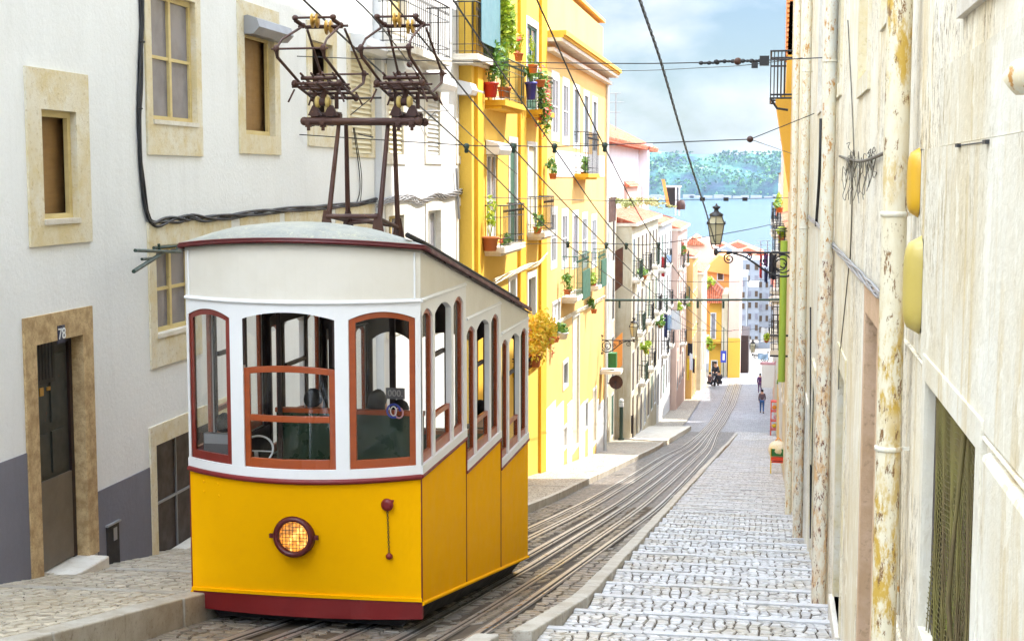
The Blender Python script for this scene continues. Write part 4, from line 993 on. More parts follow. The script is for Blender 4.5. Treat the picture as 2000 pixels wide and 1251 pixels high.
for i in range(4): 
    y=(48.9,50.6,52.6,54.2)[i]; m=MB(); m.box((XD-.31,y,zc+2.5),(XD-.24,y+.55,zc+5)); m.build('attic_shutter','gshut',at)
for i in range(2): y=49+i*6.2; m=MB(); m.box((XD-.3,y,zc+4.2),(XD+.3,y+1.3,zc+4.9)); m.build('blind_housing','alu',at)
# white lower part of D (slanting line): stepped panels
m=MB()
for i in range(8):
    a=45.36+i*2.11; b=min(a+2.105,62.25); zt=zg((a+b)/2)+2.3
    for lo,hi in (((a),(b)),):
        segs=[(lo,hi)]
        for h in hD:
            if h['z0']<zt:
                ns=[]
                for (p,q) in segs:
                    if h['y1']+.16<=p or h['y0']-.16>=q: ns.append((p,q)); continue
                    if h['y0']-.16>p: ns.append((p,h['y0']-.16))
                    if h['y1']+.16<q: ns.append((h['y1']+.16,q))
                segs=ns
        for p,q in segs: m.box((XD-.02,p,-13.6),(XD+.02,q,zt))
m.build('white_base','wallB',Dd)
m=MB(); m.box((XD-.02,47.2,onX(1075,345,XD).z-.0),(XD+.03,61.5,onX(1075,292,XD).z)); m.build('white_band','wallB',Dd)
for x0,x1,y,hh,bm in ((1120,1144,347,1.5,'iron'),(1097,1124,588,1.4,'gshut'),(1142,1158,566,1.3,'gshut')):
    balcony(Dd,XD,-1,onX(x0,y,XD).y,onX(x1,y,XD).y,onX(x0,y-8,XD).z,hh,bm,'yellowP' if y<400 else 'stonew',.55)
m=MB(); m.tube([(XD+.09,62.0,-12.9),(XD+.09,62.0,zc-.1)],.07,8); m.build('downpipe','wframe',Dd)
for x0,x1,yt,yb_ in ((1108,1124,530,586),(1148,1158,508,562)):
    a=onX(x0,560,XD).y; b_=onX(x1,560,XD).y; m=MB(); m.box((XD+.53,a,onX(x0,yb_,XD).z),(XD+.56,b_,onX(x0,yt,XD).z)); m.build('balcony_panel','gshut',Dd)
# ---- E: long row beyond, made of separate narrow houses
XE=-6.95
def rowhouse(label,ya,yb,zt,mat,cols,rows,X=XE,g='dark',sur='wframe',roof='tile',fh=3.0,w=1.0,lean=.0):
    hs=[]; zbm=zg(yb)-1.5; n=cols; W=(yb-ya)/n
    for r in range(rows):
        for c in range(n):
            yc=ya+W*(c+.5); z1=zt-.7-fh*r; z0=z1-2.1
            if z0<zg(yc)+.2: continue
            kk='plain'; 
            hs.append(dict(y0=yc-w/2,y1=yc+w/2,z0=z0,z1=z1,k=kk,g=random.choice((g,g,g,'wglass','gshut' if random.random()<.3 else g)),d=.03,sur=.10,sm=sur,pr=.006))
    for c in range(n):
        yc=ya+W*(c+.5); z0=zg(yc)+.1; z1=z0+2.3
        if all(h['z0']>z1+.1 for h in hs if abs(h['y0']-(yc-w/2))<.01): hs.append(dict(y0=yc-w/2,y1=yc+w/2,z0=z0,z1=z1,k='plain',g='dwood' if c%2 else g,d=.04,sur=.10,sm='stone',pr=.006))
    o=facade('townhouse',label,X,ya,yb,zbm,zt,hs,mat,group=None)
    m=MB(); m.box((X-7,ya-.05,zt),(X+.25,yb+.05,zt+.16)); m.build('cornice','stonew',o)
    m=MB(); m.prism([(X+.2,ya,zt+.17),(X-7,ya,zt+.17),(X-3.5,ya,zt+1.3)],(0,yb-ya,0)); m.build('roof',roof,o)
    return o
E1=rowhouse('cream narrow townhouse right after the pale yellow one, with a planted roof edge',66.0,74.1,onX(1200,408,XE).z,'cream',3,4,X=-7.75,g='dwood')
E2=rowhouse('long pale townhouse with rows of tall dark windows, below the tiled pink attic',74.2,92,onX(1240,440,XE).z,'cream',7,4,w=1.15,g='dark')
E3=rowhouse('slim white-green townhouse between the long pale one and the pink one',92.1,105,onX(1290,440,XE).z,'wallB',5,4,w=1.1)
E4=rowhouse('pink plastered townhouse far down the left side of the street',105.1,117,onX(1310,452,XE).z,'pink',4,4,X=-6.5)
E5=rowhouse('ochre townhouse at the far bottom of the left side',117.2,125,-6.6,'yellowD',3,3,X=-6.0)
E6=rowhouse('cream house beside the far crossing on the left',127.5,139,-8.6,'cream',3,4,X=-5.75)
random.seed(12)
for o_,ya_,yb_,zt_,nb in ((E2,74.2,92,onX(1240,440,XE).z,8),(E3,92.1,105,onX(1290,440,XE).z,6),(E4,105.1,117,onX(1310,452,XE).z,5)):
    for i in range(nb):
        y_=ya_+(yb_-ya_-2)*(i+.2)/nb; r_=i%3; balcony(o_,XE if o_ is not E4 else -6.5,-1,y_,y_+1.9,zt_-2.8-3*r_-.0,1.0,random.choice(('iron','giron','iron')),'stonew',.42)
# tall blank side wall of E1 region at px 1210-1235 (cream slab)
# pink set-back attic house with a tiled roof (Y about 70)
Xp=-8.6; y0=64.6; y1=onX(1268,330,Xp).y
zr=onX(1200,283,Xp).z
P1=facade('attic_house','pink house with a clay tile roof and white glazed door rising behind the roofs',Xp,y0,y1,-9,zr,[dict(y0=66.3,y1=68.4,z0=zr-2.75,z1=zr-.5,k='glassdoor',g='curtain',d=.1,sur=.15,sm='lilac')],'lilac')
m=MB(); m.prism([(Xp+.6,y0-.5,zr),(Xp+.6,y0-.5,zr+.12),(Xp-3,y0-.5,zr+1.9),(Xp-7,y0-.5,zr+.1),(Xp-7,y0-.5,zr)],(0,y1-y0+1.0,0)); m.build('roof','tile',P1)
m=MB()
for i in range(int((y1-y0+1)/.42)): m.tube([(Xp+.64,y0-.4+i*.42,zr+.14),(Xp-3,y0-.4+i*.42,zr+1.96)],.12,6)
m.build('roof_ridges','tileX',P1)
m=MB(); m.box((Xp-2.2,y0+.2,zr+.9),(Xp-1.5,y0+1.0,zr+2.3)); m.build('chimney','pink',P1)
tb=MB(); tb.box((Xp+.02,66,zr-3.9),(Xp+1.3,66.04,zr-2.7)); tb.box((Xp+1.26,66,zr-3.9),(Xp+1.3,69.5,zr-2.75)); tb.build('terrace_screen','rust',P1)
# roof clutter: second small tiled house + chimneys
m0=thing('attic_house','small house with a steep clay roof and a tall chimney right of the pink attic','building',(-8.4,88,-6))
zz=onX(1275,345,-8.4).z; m=MB(); m.box((-13,86.5,-9),(-8.4,97,zz-.6)); m.build('wall','pink',m0); m=MB(); m.prism([(-8.2,86.3,zz-.6),(-13,86.3,zz-.6),(-10.8,86.3,zz+1.6)],(0,7,0)); m.build('roof','tileX',m0)
m=MB(); m.box((-9.0,96,zz-1.5),(-8.0,97.2,zz+2.0)); m.box((-9.2,95.9,zz+2.0),(-7.8,97.3,zz+2.2)); m.build('chimney','lilac',m0)
m1=thing('attic_house','dark glazed roof terrace with an orange leaning board above the left row','roof terrace',(-8,104,-3.5))
q0=onY(1300,366,104); q1=onY(1316,405,104); m=MB(); m.box((q0.x,104,q1.z),(q1.x+.2,106,q0.z)); m.build('glazed_box','iron',m1)
m=MB(); m.box((q0.x-.1,103.9,q0.z),(q1.x+.4,106.2,q0.z+.12)); 
for x in (q1.x+.1,q1.x+.35): m.box((x,103.8,q1.z-.6),(x+.1,103.9,q0.z))
m.build('white_frame','wframe',m1)
m=MB(); m.prism([onY(1292,350,103.5),onY(1298,350,103.5),onY(1308,400,103.5),onY(1302,400,103.5)],(0,.1,0)); m.build('orange_board','orange',m1)
m=MB(); m.lathe(onY(1330,398,104)-Vector((0,0,.4)),[(.3,0),(.33,.3),(.25,.6),(.1,.7)],14); m.build('water_tank','rust',m1)
# end buildings facing up the street
def endhouse(label,x0,x1,yt,yb,Y,mat,roof=None,dep=10,name='townhouse'):
    a=onY(x0,yb,Y); b=onY(x1,yt,Y); o=thing(name,label,'building',(a.x,Y,a.z))
    m=MB(); m.box((a.x,Y,a.z-3),(b.x,Y+dep,b.z)); m.build('wall',mat,o); return o,a,b
def ewin(o,x0,yt,x1,yb,Y,g='wglass',fr='wframe'):
    a=onY(x0,yb,Y-.05); b=onY(x1,yt,Y-.05); m=MB(); m.box((a.x-.1,Y-.06,a.z-.1),(b.x+.1,Y,b.z+.1)); f=m.build('window',fr,o); m=MB(); m.box((a.x,Y-.08,a.z),(b.x,Y-.055,b.z)); 
    m.build('pane','curtain' if g=='wglass' else g,f)
Yq=150
o,a,b=endhouse('yellow house with a tall shuttered window facing up the street at its far end',1384,1410,585,745,Yq,'yellowE'); ewin(o,1389,612,1397,660,Yq,'curtain'); ewin(o,1390,705,1400,740,Yq,'dark')
m=MB(); q=onY(1384,666,Yq); q2=onY(1408,662,Yq); m.box((q.x,Yq-.8,q.z-.1),(q2.x,Yq,q.z+.15)); m.build('balcony_slab','yellowE',o)
q=onY(1376,590,Yq); w=onY(1420,590,Yq); t=onY(1384,550,Yq); m=MB(); m.prism([(q.x-1,Yq-.8,q.z),(w.x,Yq-.8,q.z),(t.x,Yq-.8,t.z)],(0,8,0)); m.build('roof','tileX',o)
o,a,b=endhouse('cream corner house with a yellow lower storey at the end of the street',1421,1446,500,745,Yq-3,'pink',dep=14)
q=onY(1421,742,Yq-3.05); q2=onY(1446,660,Yq-3.05); m=MB(); m.box((q.x,Yq-3.05,q.z),(q2.x,Yq-3,q2.z)); m.build('yellow_storey','yellowE',o)
o,a,b=endhouse('white side strip between the yellow house and the cream corner house',1408,1422,575,745,Yq-1,'cream')
o,a,b=endhouse('orange gabled house above the end of the street',1378,1436,525,600,Yq+9,'orange'); ewin(o,1402,532,1412,546,Yq+9,'dark')
q=onY(1372,528,Yq+8.6); w=onY(1446,540,Yq+8.6); t=onY(1405,498,Yq+8.6); m=MB(); m.prism([(q.x,Yq+8.5,q.z),(w.x,Yq+8.5,w.z),(onY(1436,508,Yq+9).x,Yq+8.5,onY(1436,508,Yq+9).z),(t.x,Yq+8.5,t.z)],(0,12,0)); m.build('gable','orange',o)
m=MB(); m.prism([onY(1384,545,Yq+7),onY(1388,540,Yq+7),onY(1440,592,Yq+7),onY(1436,598,Yq+7)],(0,4,0)); m.build('roof_edge','pink',o)
o,a,b=endhouse('pale pink rooftop house left of the orange gable',1340,1392,470,560,Yq+16,'pink'); m=MB(); q=onY(1338,478,Yq+15.5); w=onY(1376,478,Yq+15.5); t=onY(1352,462,Yq+15.5); m.prism([q,w,t],(0,10,0)); m.build('roof','tileX',o)
o,a,b=endhouse('white house with a low roof behind the lamp bracket',1418,1440,530,580,Yq+20,'cream')
# far lower town seen through the gap: blue-grey blocks
for lb,x0,x1,yt,yb,Y,mt,cols,rows in (('tall blue-grey block in the lower town, rightmost of the distant blocks',1480,1516,520,760,215,'blueg',3,6),('dark narrow block of grey windows in the lower town beside the cream corner house',1444,1459,540,745,205,'blueg',1,7),('pale grey block with three rows of windows in the lower town',1458,1484,560,760,240,'blueg',2,6),('low broad white block behind the other distant blocks',1436,1520,508,620,290,'blueg',5,3)):
    o,a,b=endhouse(lb,x0,x1,yt,yb,Y,mt,dep=15,name='apartment_block')
    for i in range(cols):
        for j in range(rows):
            xa=x0+(x1-x0)*(i+.25)/cols; xb=x0+(x1-x0)*(i+.7)/cols; ya_=yt+8+j*22; yb_=ya_+11
            if yb_<yb-10: ewin(o,xa,ya_,xb,yb_,Y,'dark' if (i+j)%3 else 'wglass','blueg')
o,a,b=endhouse('brown passage house at the end of the street right of the yellow storey',1446,1462,655,745,158,'dwood',name='townhouse')
# low town roofs toward the river
random.seed(8)
for i in range(14):
    x=1345+i*13+random.uniform(-4,4); yt=random.uniform(488,506) if x>1400 else random.uniform(474,490); Y=random.uniform(300,420)
    a=onY(x,yt,Y); w=random.uniform(7,12); o=thing('town_house',('pale','pinkish','white','cream')[i%4]+' distant riverside house, number %s counted from the left along the water'%('first second third fourth fifth sixth seventh eighth ninth tenth eleventh twelfth thirteenth fourteenth'.split()[i]),'building',(a.x,Y,-38),'houses of the lower town by the water')
    m=MB(); m.box((a.x,Y,-39),(a.x+w,Y+9,a.z-1.5)); m.build('wall',('cream','pink','wallB','cream')[i%4],o); m=MB(); m.prism([(a.x-.4,Y-.4,a.z-1.5),(a.x+w+.4,Y-.4,a.z-1.5),(a.x+w/2,Y-.4,a.z+.8)],(0,10,0)); m.build('roof','tileX' if i%3 else 'blueg',o)

# ------------------------------------------------------------------ right side
XR_=.66
def HR(x0,yt,x1,yb,**k): return H(XR_,x0,yt,x1,yb,**k)
def band(y0,y1,z0,z1,**k): k.update(y0=y0,y1=y1,z0=z0,z1=z1); return k
hr=[band(4.55,6.02,-1.86,-.83,k='open',d=.075,fm='dwood',sur=.10,surt=.10,surb=.10,sm='right2',pr=.02),
    band(8.75,9.85,-3.35,-.90,k='plain',g='dwood',d=.13,sur=.14,surb=0,surt=.2,sm='jamb',pr=.012),
    band(12.3,13.4,-3.9,-1.72,k='plain',g='dwood',d=.13,sur=.14,surb=0,surt=.2,sm='stone',pr=.012),
    band(4.3,5.25,.60,1.7,k='sash',d=.12,g='wglass',fm='dwood',sur=.05,sm='stonew'),
    band(10.2,11.2,.72,2.6,k='plain',g='shut',d=.14,sur=.13,sm='stone',pr=.02),
    band(7.9+.4,8.3+.75,.98,2.6,k='plain',g='stone',d=.10,sur=.10,sm='stone',pr=.015),
    band(19.5,20.6,-5.0,-2.7,k='plain',g='dwood',d=.12,sur=.13,surb=0,sm='stone',pr=.02),
    band(14.2,15.2,.9,2.9,k='sash',g='wglass',d=.14,sur=.13,sm='stone',pr=.02)]
Rt=facade('townhouse','near cream townhouse wall with peeling plaster and downpipes, along the right edge',XR_,-8,17.2,-6.6,17.5,hr,'right',side=1,depth=5)
hr2=[band(19.5,20.6,-5.3,-2.9,k='plain',g='dwood',d=.12,sur=.13,surb=0,sm='stonew',pr=.02),band(23,24,-6,-3.7,k='plain',g='dwood',d=.12,sur=.13,surb=0,sm='stonew',pr=.02),band(20,21,1,3,k='sash',g='wglass',d=.12,sur=.13,sm='stonew',pr=.02)]
R2=facade('townhouse','second cream townhouse on the right, between the thick white downpipes',XR_+.01,17.22,27,-8,17.5,hr2,'right2',side=1,depth=5)
R3=facade('townhouse','third cream townhouse on the right, behind the street lamp bracket',XR_-.04,27.02,34.0,-9.5,17.0,[band(29,30,-7,-4.6,k='plain',g='dwood',d=.12,sur=.13,surb=0,sm='stonew',pr=.02)],'right',side=1,depth=5)
# protruding plaster panels on the near wall
m=MB(); m.box((XR_+.1,-5,-.765),(XR_-.012,6.52,.115)); m.build('plaster_panel','right2',Rt)
m=MB(); m.box((XR_+.1,-5,-.79),(XR_-.016,7.1,-.776)); m.build('string_course','right',Rt,bevel=.006)
m=MB(); m.box((XR_+.1,-5,.118),(XR_-.006,5.9,.42)); m.build('plaster_panel','right2',Rt)
p=onX(1885,880,XR_-.08); m=MB(); m.hexa([(XR_+.1,2.6,-2.9),(XR_-.035,2.6,-2.9),(XR_-.035,p.y,-2.9),(XR_+.1,p.y,-2.9)],[(XR_+.1,2.6,p.z-.02),(XR_-.035,2.6,p.z-.02),(XR_-.035,p.y,p.z),(XR_+.1,p.y,p.z)]); m.build('stone_buttress','right2',Rt,bevel=.02)
m=MB(); m.box((XR_+.1,6.35,-4.0),(XR_-.012,7.6,-2.2)); m.build('plaster_patch','right',Rt)
# thresholds and base strip
for a,b,z in ((8.7,9.9,-3.35),(12.25,13.45,-3.9)):
    m=MB(); m.box((XR_+.12,a-.05,z-.6),(XR_-.045,b+.05,z)); m.build('threshold','stonew',Rt,bevel=.01)
# mesh netting in the low window
m=MB()
h=hr[0]
for i in range(64):
    t=i/64; y=h['y0']+.05+(h['y1']-h['y0']-.1)*t
    pts=[(XR_+.022+.016*math.sin(i*.6+k*.7)*(k/6),y+.02*math.sin(k*1.3+i*.4)-.05*(k/6)*math.sin(t*3),h['z1']-(h['z1']-h['z0'])*k/6) for k in range(7)]
    m.tube(pts,.0026,3,smooth=False,caps=False)
for k in range(46):
    z=h['z1']-.01-(h['z1']-h['z0']-.02)*k/46
    m.tube([(XR_+.022+.016*math.sin(i*3.1+k*.11)*(k/46),h['y0']+.05+(h['y1']-h['y0']-.1)*i/10,z-.02*math.sin(i*1.1)) for i in range(11)],.0022,3,smooth=False,caps=False)
m.build('window_netting','olive',Rt)
m=MB(); m.box((XR_+.06,h['y0']+.03,h['z0']+.02),(XR_+.07,h['y1']-.02,h['z1']-.02)); m.build('green_backing','leafpaint',Rt)
m=MB(); m.tube([(XR_-.0,4.95,-.86),(XR_-.02,4.97,-1.2),(XR_-.03,5.0,-1.45),(XR_,5.0,-1.75)],[.010,.007,.010,.004],6); m.build('knotted_rope','olive',Rt)
# pipes
def pipe(label,x0,y0,x1,y1,Xp,r,ztop,zbot,mat,joints=(),Yo=None,lower=None):
    q=onX((x0+x1)/2,(y0+y1)/2,Xp); o=thing('downpipe',label,'downpipe',(Xp,q.y,zbot))
    m=MB()
    if lower: 
        m.tube([(Xp,q.y,lower),(Xp,q.y,ztop)],r,16); m.build('pipe',mat,o); m=MB(); m.tube([(Xp,q.y,zbot),(Xp,q.y,lower+.05)],r*1.12,16); m.build('lower_pipe','piper',o)
    else: m.tube([(Xp,q.y,zbot),(Xp,q.y,ztop)],r,16); m.build('pipe',mat,o)
    for j in joints:
        m=MB(); z=onY(x0,j,q.y).z; m.lathe((Xp,q.y,z),[(r+.001,-.012),(r+.006,-.010),(r+.006,.010),(r+.001,.012)],16); m.box((Xp,q.y-.006,z-.008),(XR_+.02,q.y+.006,z+.008))
        m.build('pipe_bracket','pipew',o)
    return q.y
y1_=pipe('thick blistered ochre downpipe nearest the camera on the right wall',1756,0,1731,1100,.565,.057,17,-3.0,'pipeo',(418,875),lower=None)
y2_=pipe('white downpipe with a rusty orange lower length, second from the camera',1625,0,1600,1100,.575,.068,17,-4.50,'pipew',(120,540,875,1100),lower=onX(1605,490,.57).z)
y3_=pipe('white downpipe with a brown-stained foot, third from the camera',1578,0,1559,1000,.57,.075,17,-6.2,'pipew',(140,445,655,875),lower=onX(1560,630,.57).z)
pipe('slim cream downpipe, fourth from the camera on the right wall',1556,0,1544,900,.52,.07,17,-7.6,'pipew',(),None)
# green lower pipe by the lamp bracket
q=onX(1529,600,.42); 
o=thing('drain_pipe','leaf-green painted pipe on the right below the lamp bracket','downpipe',(q.x,q.y,-8)); m=MB(); m.tube([(q.x,q.y,onY(1530,745,q.y).z),(q.x,q.y,onY(1530,470,q.y).z)],.10,10); m.build('pipe','pipeg',o)
for yy_ in (655,695): MB().tube([(XR_,q.y,onY(1530,yy_,q.y).z),(q.x-.33,q.y,onY(1530,yy_,q.y).z)],.03,6).build('pipe_bracket','iron',o)
# yellow housings
for lb,xa,ya_,xb,yb_,Y,mt in (('bright yellow pill-shaped plastic housing, upper one of the two on the right wall',1771,288,1797,425,7.25,'ypad'),('mustard pill-shaped plastic housing, lower and longer one of the two',1763,460,1800,652,7.05,'ypad2')):
    Y=onX(xb,(ya_+yb_)/2,XR_).y-.07; pr_=XR_-onY(xa,(ya_+yb_)/2,Y).x; zt_=onY(1785,ya_,Y).z; zb_=onY(1785,yb_,Y).z; zc_=(zt_+zb_)/2; hh=(zt_-zb_)/2
    o=thing('wall_housing',lb,'housing',(XR_,Y,zb_),'yellow housings on the right wall')
    m=MB(); n=20; vs=[]; prof=[]
    K=14
    for i in range(K+1):
        t=-1+2*i/K; wz=(1-abs(t)**5)**.5 if abs(t)<1 else 0.0
        for j in range(9):
            an=math.pi*j/8; vs.append((XR_-.012-(pr_-.012)*math.sin(an)**.7*max(wz,.02) if 0<j<8 else XR_-.012, Y-.075*math.cos(an)*max(wz,.05), zc_+hh*t))
    m.add(vs,[(i*9+j,i*9+j+1,(i+1)*9+j+1,(i+1)*9+j) for i in range(K) for j in range(8)],0,True); m.build('cover',mt,o)
    m=MB(); m.box((XR_+.05,Y-.085,zb_+.01),(XR_-.012,Y+.085,zt_-.01)); m.build('back_plate','chassis',o)
# stub pipe at the right edge
q=onX(1988,150,.60); o=thing('pipe_stub','white pipe stub poking from the wall at the right edge','pipe',(XR_,q.y,q.z)); m=MB(); m.tube([(XR_+.05,q.y-.15,q.z+.015),(XR_-.05,q.y+.02,q.z),(XR_-.075,q.y+.03,q.z-.02)],[.045,.045,.03],14); m.build('pipe','pipew',o)
# Y 34..47 lower bright yellow house with orange cladding and balcony
R4=facade('townhouse','bright yellow narrow house with orange slatted cladding, right of the sky',.60,34.05,47,-11,8,[band(41,42,-9,-6.6,k='plain',g='dwood',d=.12,sur=.13,surb=0,sm='stonew',pr=.02)],'cream',side=1,depth=5)
yy=46.2
m=MB(); 
def corner(x,y,Y): return onY(x,y,Y)
a=corner(1531,140,yy); b=corner(1552,-60,yy); zt_=8.2; m.box((a.x+.04,44,corner(0,140,yy).z),(.62,46.9,zt_)); m.build('orange_cladding','tileZ',R4)
a=corner(1529,330,yy); m=MB(); m.prism([(.62,44,onY(0,345,yy).z-.6),(onY(1535,0,yy).x+.0,44,onY(0,300,yy).z-.1),(onY(1518,0,yy).x,44,onY(0,215,yy).z),(onY(1537,0,yy).x,44,onY(0,205,yy).z),(onY(1541,0,yy).x,44,onY(0,50,yy).z),(.62,44,onY(0,50,yy).z)],(0,2.6,0)); m.build('yellow_corbel','yellowE',R4)
m=MB(); xo=onY(1508,0,yy).x; zt_=onY(0,137,yy).z; zb_=onY(0,215,yy).z
for y in (43.2,46.4):
    for z in (zb_,zb_+.1,zt_-.2,zt_): m.tube([(.6,y,z),(xo,y,z)],.03,5)
    for i in range(5): m.tube([(xo+(.5-xo)*i/5,y,zb_),(xo+(.5-xo)*i/5,y,zt_)],.014,4)
m.tube([(xo,43.2,zt_),(xo,46.4,zt_)],.03,5); m.tube([(xo,43.2,zb_),(xo,46.4,zb_)],.03,5)
for i in range(9): m.tube([(xo,43.2+.4*i,zb_),(xo,43.2+.4*i,zt_)],.014,4)
m.tube([(xo,43.2,zb_),(xo+.2,43.2,zb_-.3),(.5,43.2,zb_-.35)],.04,6); m.build('balcony_railing','iron',R4)
# lower houses beyond on the right, with alley gaps that let the sun strike the street
random.seed(3)
RR=[(47.05,65,-1.6,'cream'),(65.05,78.2,1.9,'yellowD'),(81.4,100.2,.2,'cream'),(103.6,121,-2.8,'pink'),(121.05,139,-9.5,'yellowD')]
lbs=['cream house with wrought balconies right of the lamp','ochre house beside the goods racks on the right','cream house beyond the first alley on the right','pink house between two alleys, far on the right','yellowish last house on the right before the crossing']
RH=[]
for (a,b,zt_,mt),lb in zip(RR,lbs):
    hs=[]
    c=a+1.2
    while c+1<b:
        for r in range(4):
            z1=zt_-.8-r*3
            if z1-2>zg(c)+.3: hs.append(dict(y0=c,y1=c+.9,z0=z1-2,z1=z1,k='plain',g=random.choice(('dark','wglass','gshut')),d=.12,sur=.13,sm='wframe',pr=.03))
        c+=2.6
    o=facade('townhouse',lb,.62,a,b,zg(b)-1.5,zt_,hs,mt,side=1,depth=6); RH.append(o)
    m=MB(); m.prism([(.52,a,zt_),(6.7,a,zt_),(3.6,a,zt_+.9)],(0,b-a,0)); m.build('roof','tile',o)
    for q in range(2):
        c=a+1.5+q*5.2; zq=min(zt_,-1.4)-1.2; balcony(o,.62,1,c,c+2.2,zq,1.0,'iron','stonew',.5); balcony(o,.62,1,c,c+2.2,zq-3,1.0,'iron','stonew',.5)
# ------------------------------------------------------------------ overhead wires
random.seed(33)
def wire(name,label,pts,r,mat='iron',cat='wire',group=None,n=6,sub=10):
    m=MB(); m.tube(spline(pts,sub) if sub else pts,r,n); o=m.build(name,mat); return tag(o,label,cat,group)
GW='trolley wires along the street'
c1w=c1+Vector((-.02,-.1,1.04)); c2w=c2+Vector((-.02,-.1,1.04))
def trolley(label,x_near,p0,rest):
    pts=[]
    for q in rest: pts.append(q)
    return wire('trolley_wire',label,pts,.011,group=GW,sub=6)
Ys=22.0
ins=[onY(911,290,Ys),onY(1003,290,Ys),onY(1083,290,Ys),onY(1181,288,Ys)]
ins2=[onY(1109,478,32.2),onY(1184,480,32.2),onY(1223,481,32.2),onY(1286,480,32.2)]
def far(x): return [Vector((x+.1,58,zg(58)+6.2)),Vector((x*.93,84,zg(84)+6.1)),Vector((x*.9,104,zg(104)+6.1))]
trolley('trolley wire over the left track touched by the left pantograph, leftmost of the four',0,0,[Vector((c1w.x-.05,6,c1w.z+1.62)),c1w,ins[0],ins2[0]]+far(-4.5))
trolley('trolley wire over the left track touched by the right pantograph, second of the four',0,0,[Vector((c2w.x-.05,6,c2w.z+1.62)),c2w,ins[1],ins2[1]]+far(-3.9))
trolley('trolley wire over the right track, third of the four',0,0,[onX(885,0,-3.3),ins[2],ins2[2]]+far(-3.2))
trolley('trolley wire over the right track, the one nearest the right wall',0,0,[onX(1045,-8,-2.6),ins[3],ins2[3]]+far(-2.5))
# the two side feeders seen left of the trolley wires
wire('feeder_wire','thin feeder wire with small clamps slanting past the right pantograph',[onX(600,-30,-5.3),onX(693,0,-5.0) if 0 else onY(695,0,12.5),onY(820,150,17),onY(905,250,23),onY(1010,340,30)],.008)
m=MB()
for x,y,Y in ((824,110,17),(870,150,19)): p=onY(x,y,Y); m.ell(p,(.04,.04,.04),8,6)
# span wires
def span(label,pts,ipos,Y,r=.009,cl=None,big=()):
    t=thing('span_wire',label,'span wire',pts[0],'span wires across the street'); m=MB(); m.tube(spline(pts,8),r,6); m.build('wire','iron',t)
    for q in ipos:
        m=MB(); m.lathe(q+Vector((0,0,-.01)),[(.02,-.06),(.035,-.04),(.03,.0),(.045,.03),(.045,.07),(.02,.09)],10); m.build('clamp','giron',t)
    for q,kind in big:
        m=MB()
        if kind=='box': m.box(q-Vector((.06,.05,.06)),q+Vector((.06,.05,.06)))
        elif kind=='ball': m.ell(q,(.05,.05,.05),12,8)
        elif kind=='chain':
            for i in range(5): m.ell(q+Vector((i*.055-.11,0,0)),(.035,.012,.018 if i%2 else .028),8,6)
        m.build('strain_insulator','iron' if kind!='ball' else 'rust',t)
    return t
a=onX(580,110,XA+.02); Y1=a.y
span('upper span wire with chain links and a black insulator box near its right end',[a,onY(800,118,Y1),onY(1180,124,Y1-1),onY(1380,122,Y1-2),onX(1606,113,XR_)],[],Y1,.008,big=[(onY(800,126,Y1-.1),'ball'),(onY(1385,123,Y1-2.05),'chain'),(onY(1415,120,Y1-2.6),'chain'),(onY(1441,120,Y1-3),'ball'),(onY(1468,119,Y1-3.4),'chain'),(onY(1493,119,Y1-3.6),'box')])
span('thin lower span wire just beneath the upper one, with one small clamp',[onX(930,126,XCc),onY(1200,138,33),onY(1380,132,30),onY(1470,126,28),onX(1575,112,XR_)],[],30,.007,big=[(onY(1474,127,28),'box')])
a=onX(585,263,XA+.02)
yq=onY(1465,272,Ys)
span('middle span wire carrying four green clamps in front of the yellow house',[a,ins[0]+Vector((0,0,.05)),ins[1]+Vector((0,0,.04)),ins[2]+Vector((0,0,.03)),ins[3]+Vector((0,0,.04)),yq],[q for q in ins],Ys,.009,big=[(yq,'ball')])
m=MB(); m.tube([yq,onX(1590,222,XR_)],.007,5); m.tube([yq,onX(1560,305,XR_)],.006,5); m.tube([onY(728,268,Ys),onX(700,262,XA)],.012,5); tag(m.build('bridle_wire','iron'),'forked bridle wires tying the middle span wire to the right wall','wire')
span('third span wire with four clamps, lower down the street',[onX(1000,478,XD)]+[q+Vector((0,0,.05)) for q in ins2]+[onY(1440,452,32.2),onX(1543,430,XR_)],ins2,32.2,.009)
a=onY(1182,586,58); b=onY(1532,585,58)
t=thing('span_rod','dark green rod across the street below the lamp','span rod',a); m=MB(); m.tube([a,b],.045,8); m.build('rod','giron',t); m=MB()
for x in (1210,1363,1413): p=onY(x,588,58); m.tube([p,p-Vector((0,0,.28))],.05,6)
m.build('rod_hook','giron',t)
wire('span_wire','far thin span wire near the shore line with two small black boxes',[onX(940,385,XCc),onY(1200,392,40),onY(1370,390,40),onX(1540,386,.6)],.010,group='span wires across the street')
m=MB(); 
for x in (1372,1418,1455): p=onY(x,389,40); m.box(p-Vector((.07,.05,.05)),p+Vector((.07,.05,.05)))
tag(m.build('strain_insulator','iron'),'small black insulators on the far thin span wire above the lamp','insulator')
for i,(y,Yv) in enumerate(((662,84),(545,70),(640,96))):
    wire('span_wire',('thin low span wire crossing at the far lamp','thin span wire just above the dark green rod','lowest thin span wire far down the street')[i],[onX(1200+i*40,y,XE),onY(1400,y+6,Yv),onY(1525,y-2,Yv)],.012,group='span wires across the street')
# bundled black cable hanging from the near upper edge down to the lamp
pts=[onX(1232,-60,-1.2),onX(1250,0,-1.2),onX(1290,118,-1.2),onX(1323,232,-1.2),onX(1352,330,-1.2),onX(1378,410,-1.2),onX(1398,480,-1.2)]
m=MB(); sp=spline(pts,40); 
for ph in (0,2.1,4.2):
    m.tube([p+Vector((math.cos(i*.55+ph)*.011,0,math.sin(i*.55+ph)*.008)) for i,p in enumerate(sp)],.0065,5)
tag(m.build('twisted_cable','black'),'thick twisted black cable slanting down the sky to the lamp','cable')
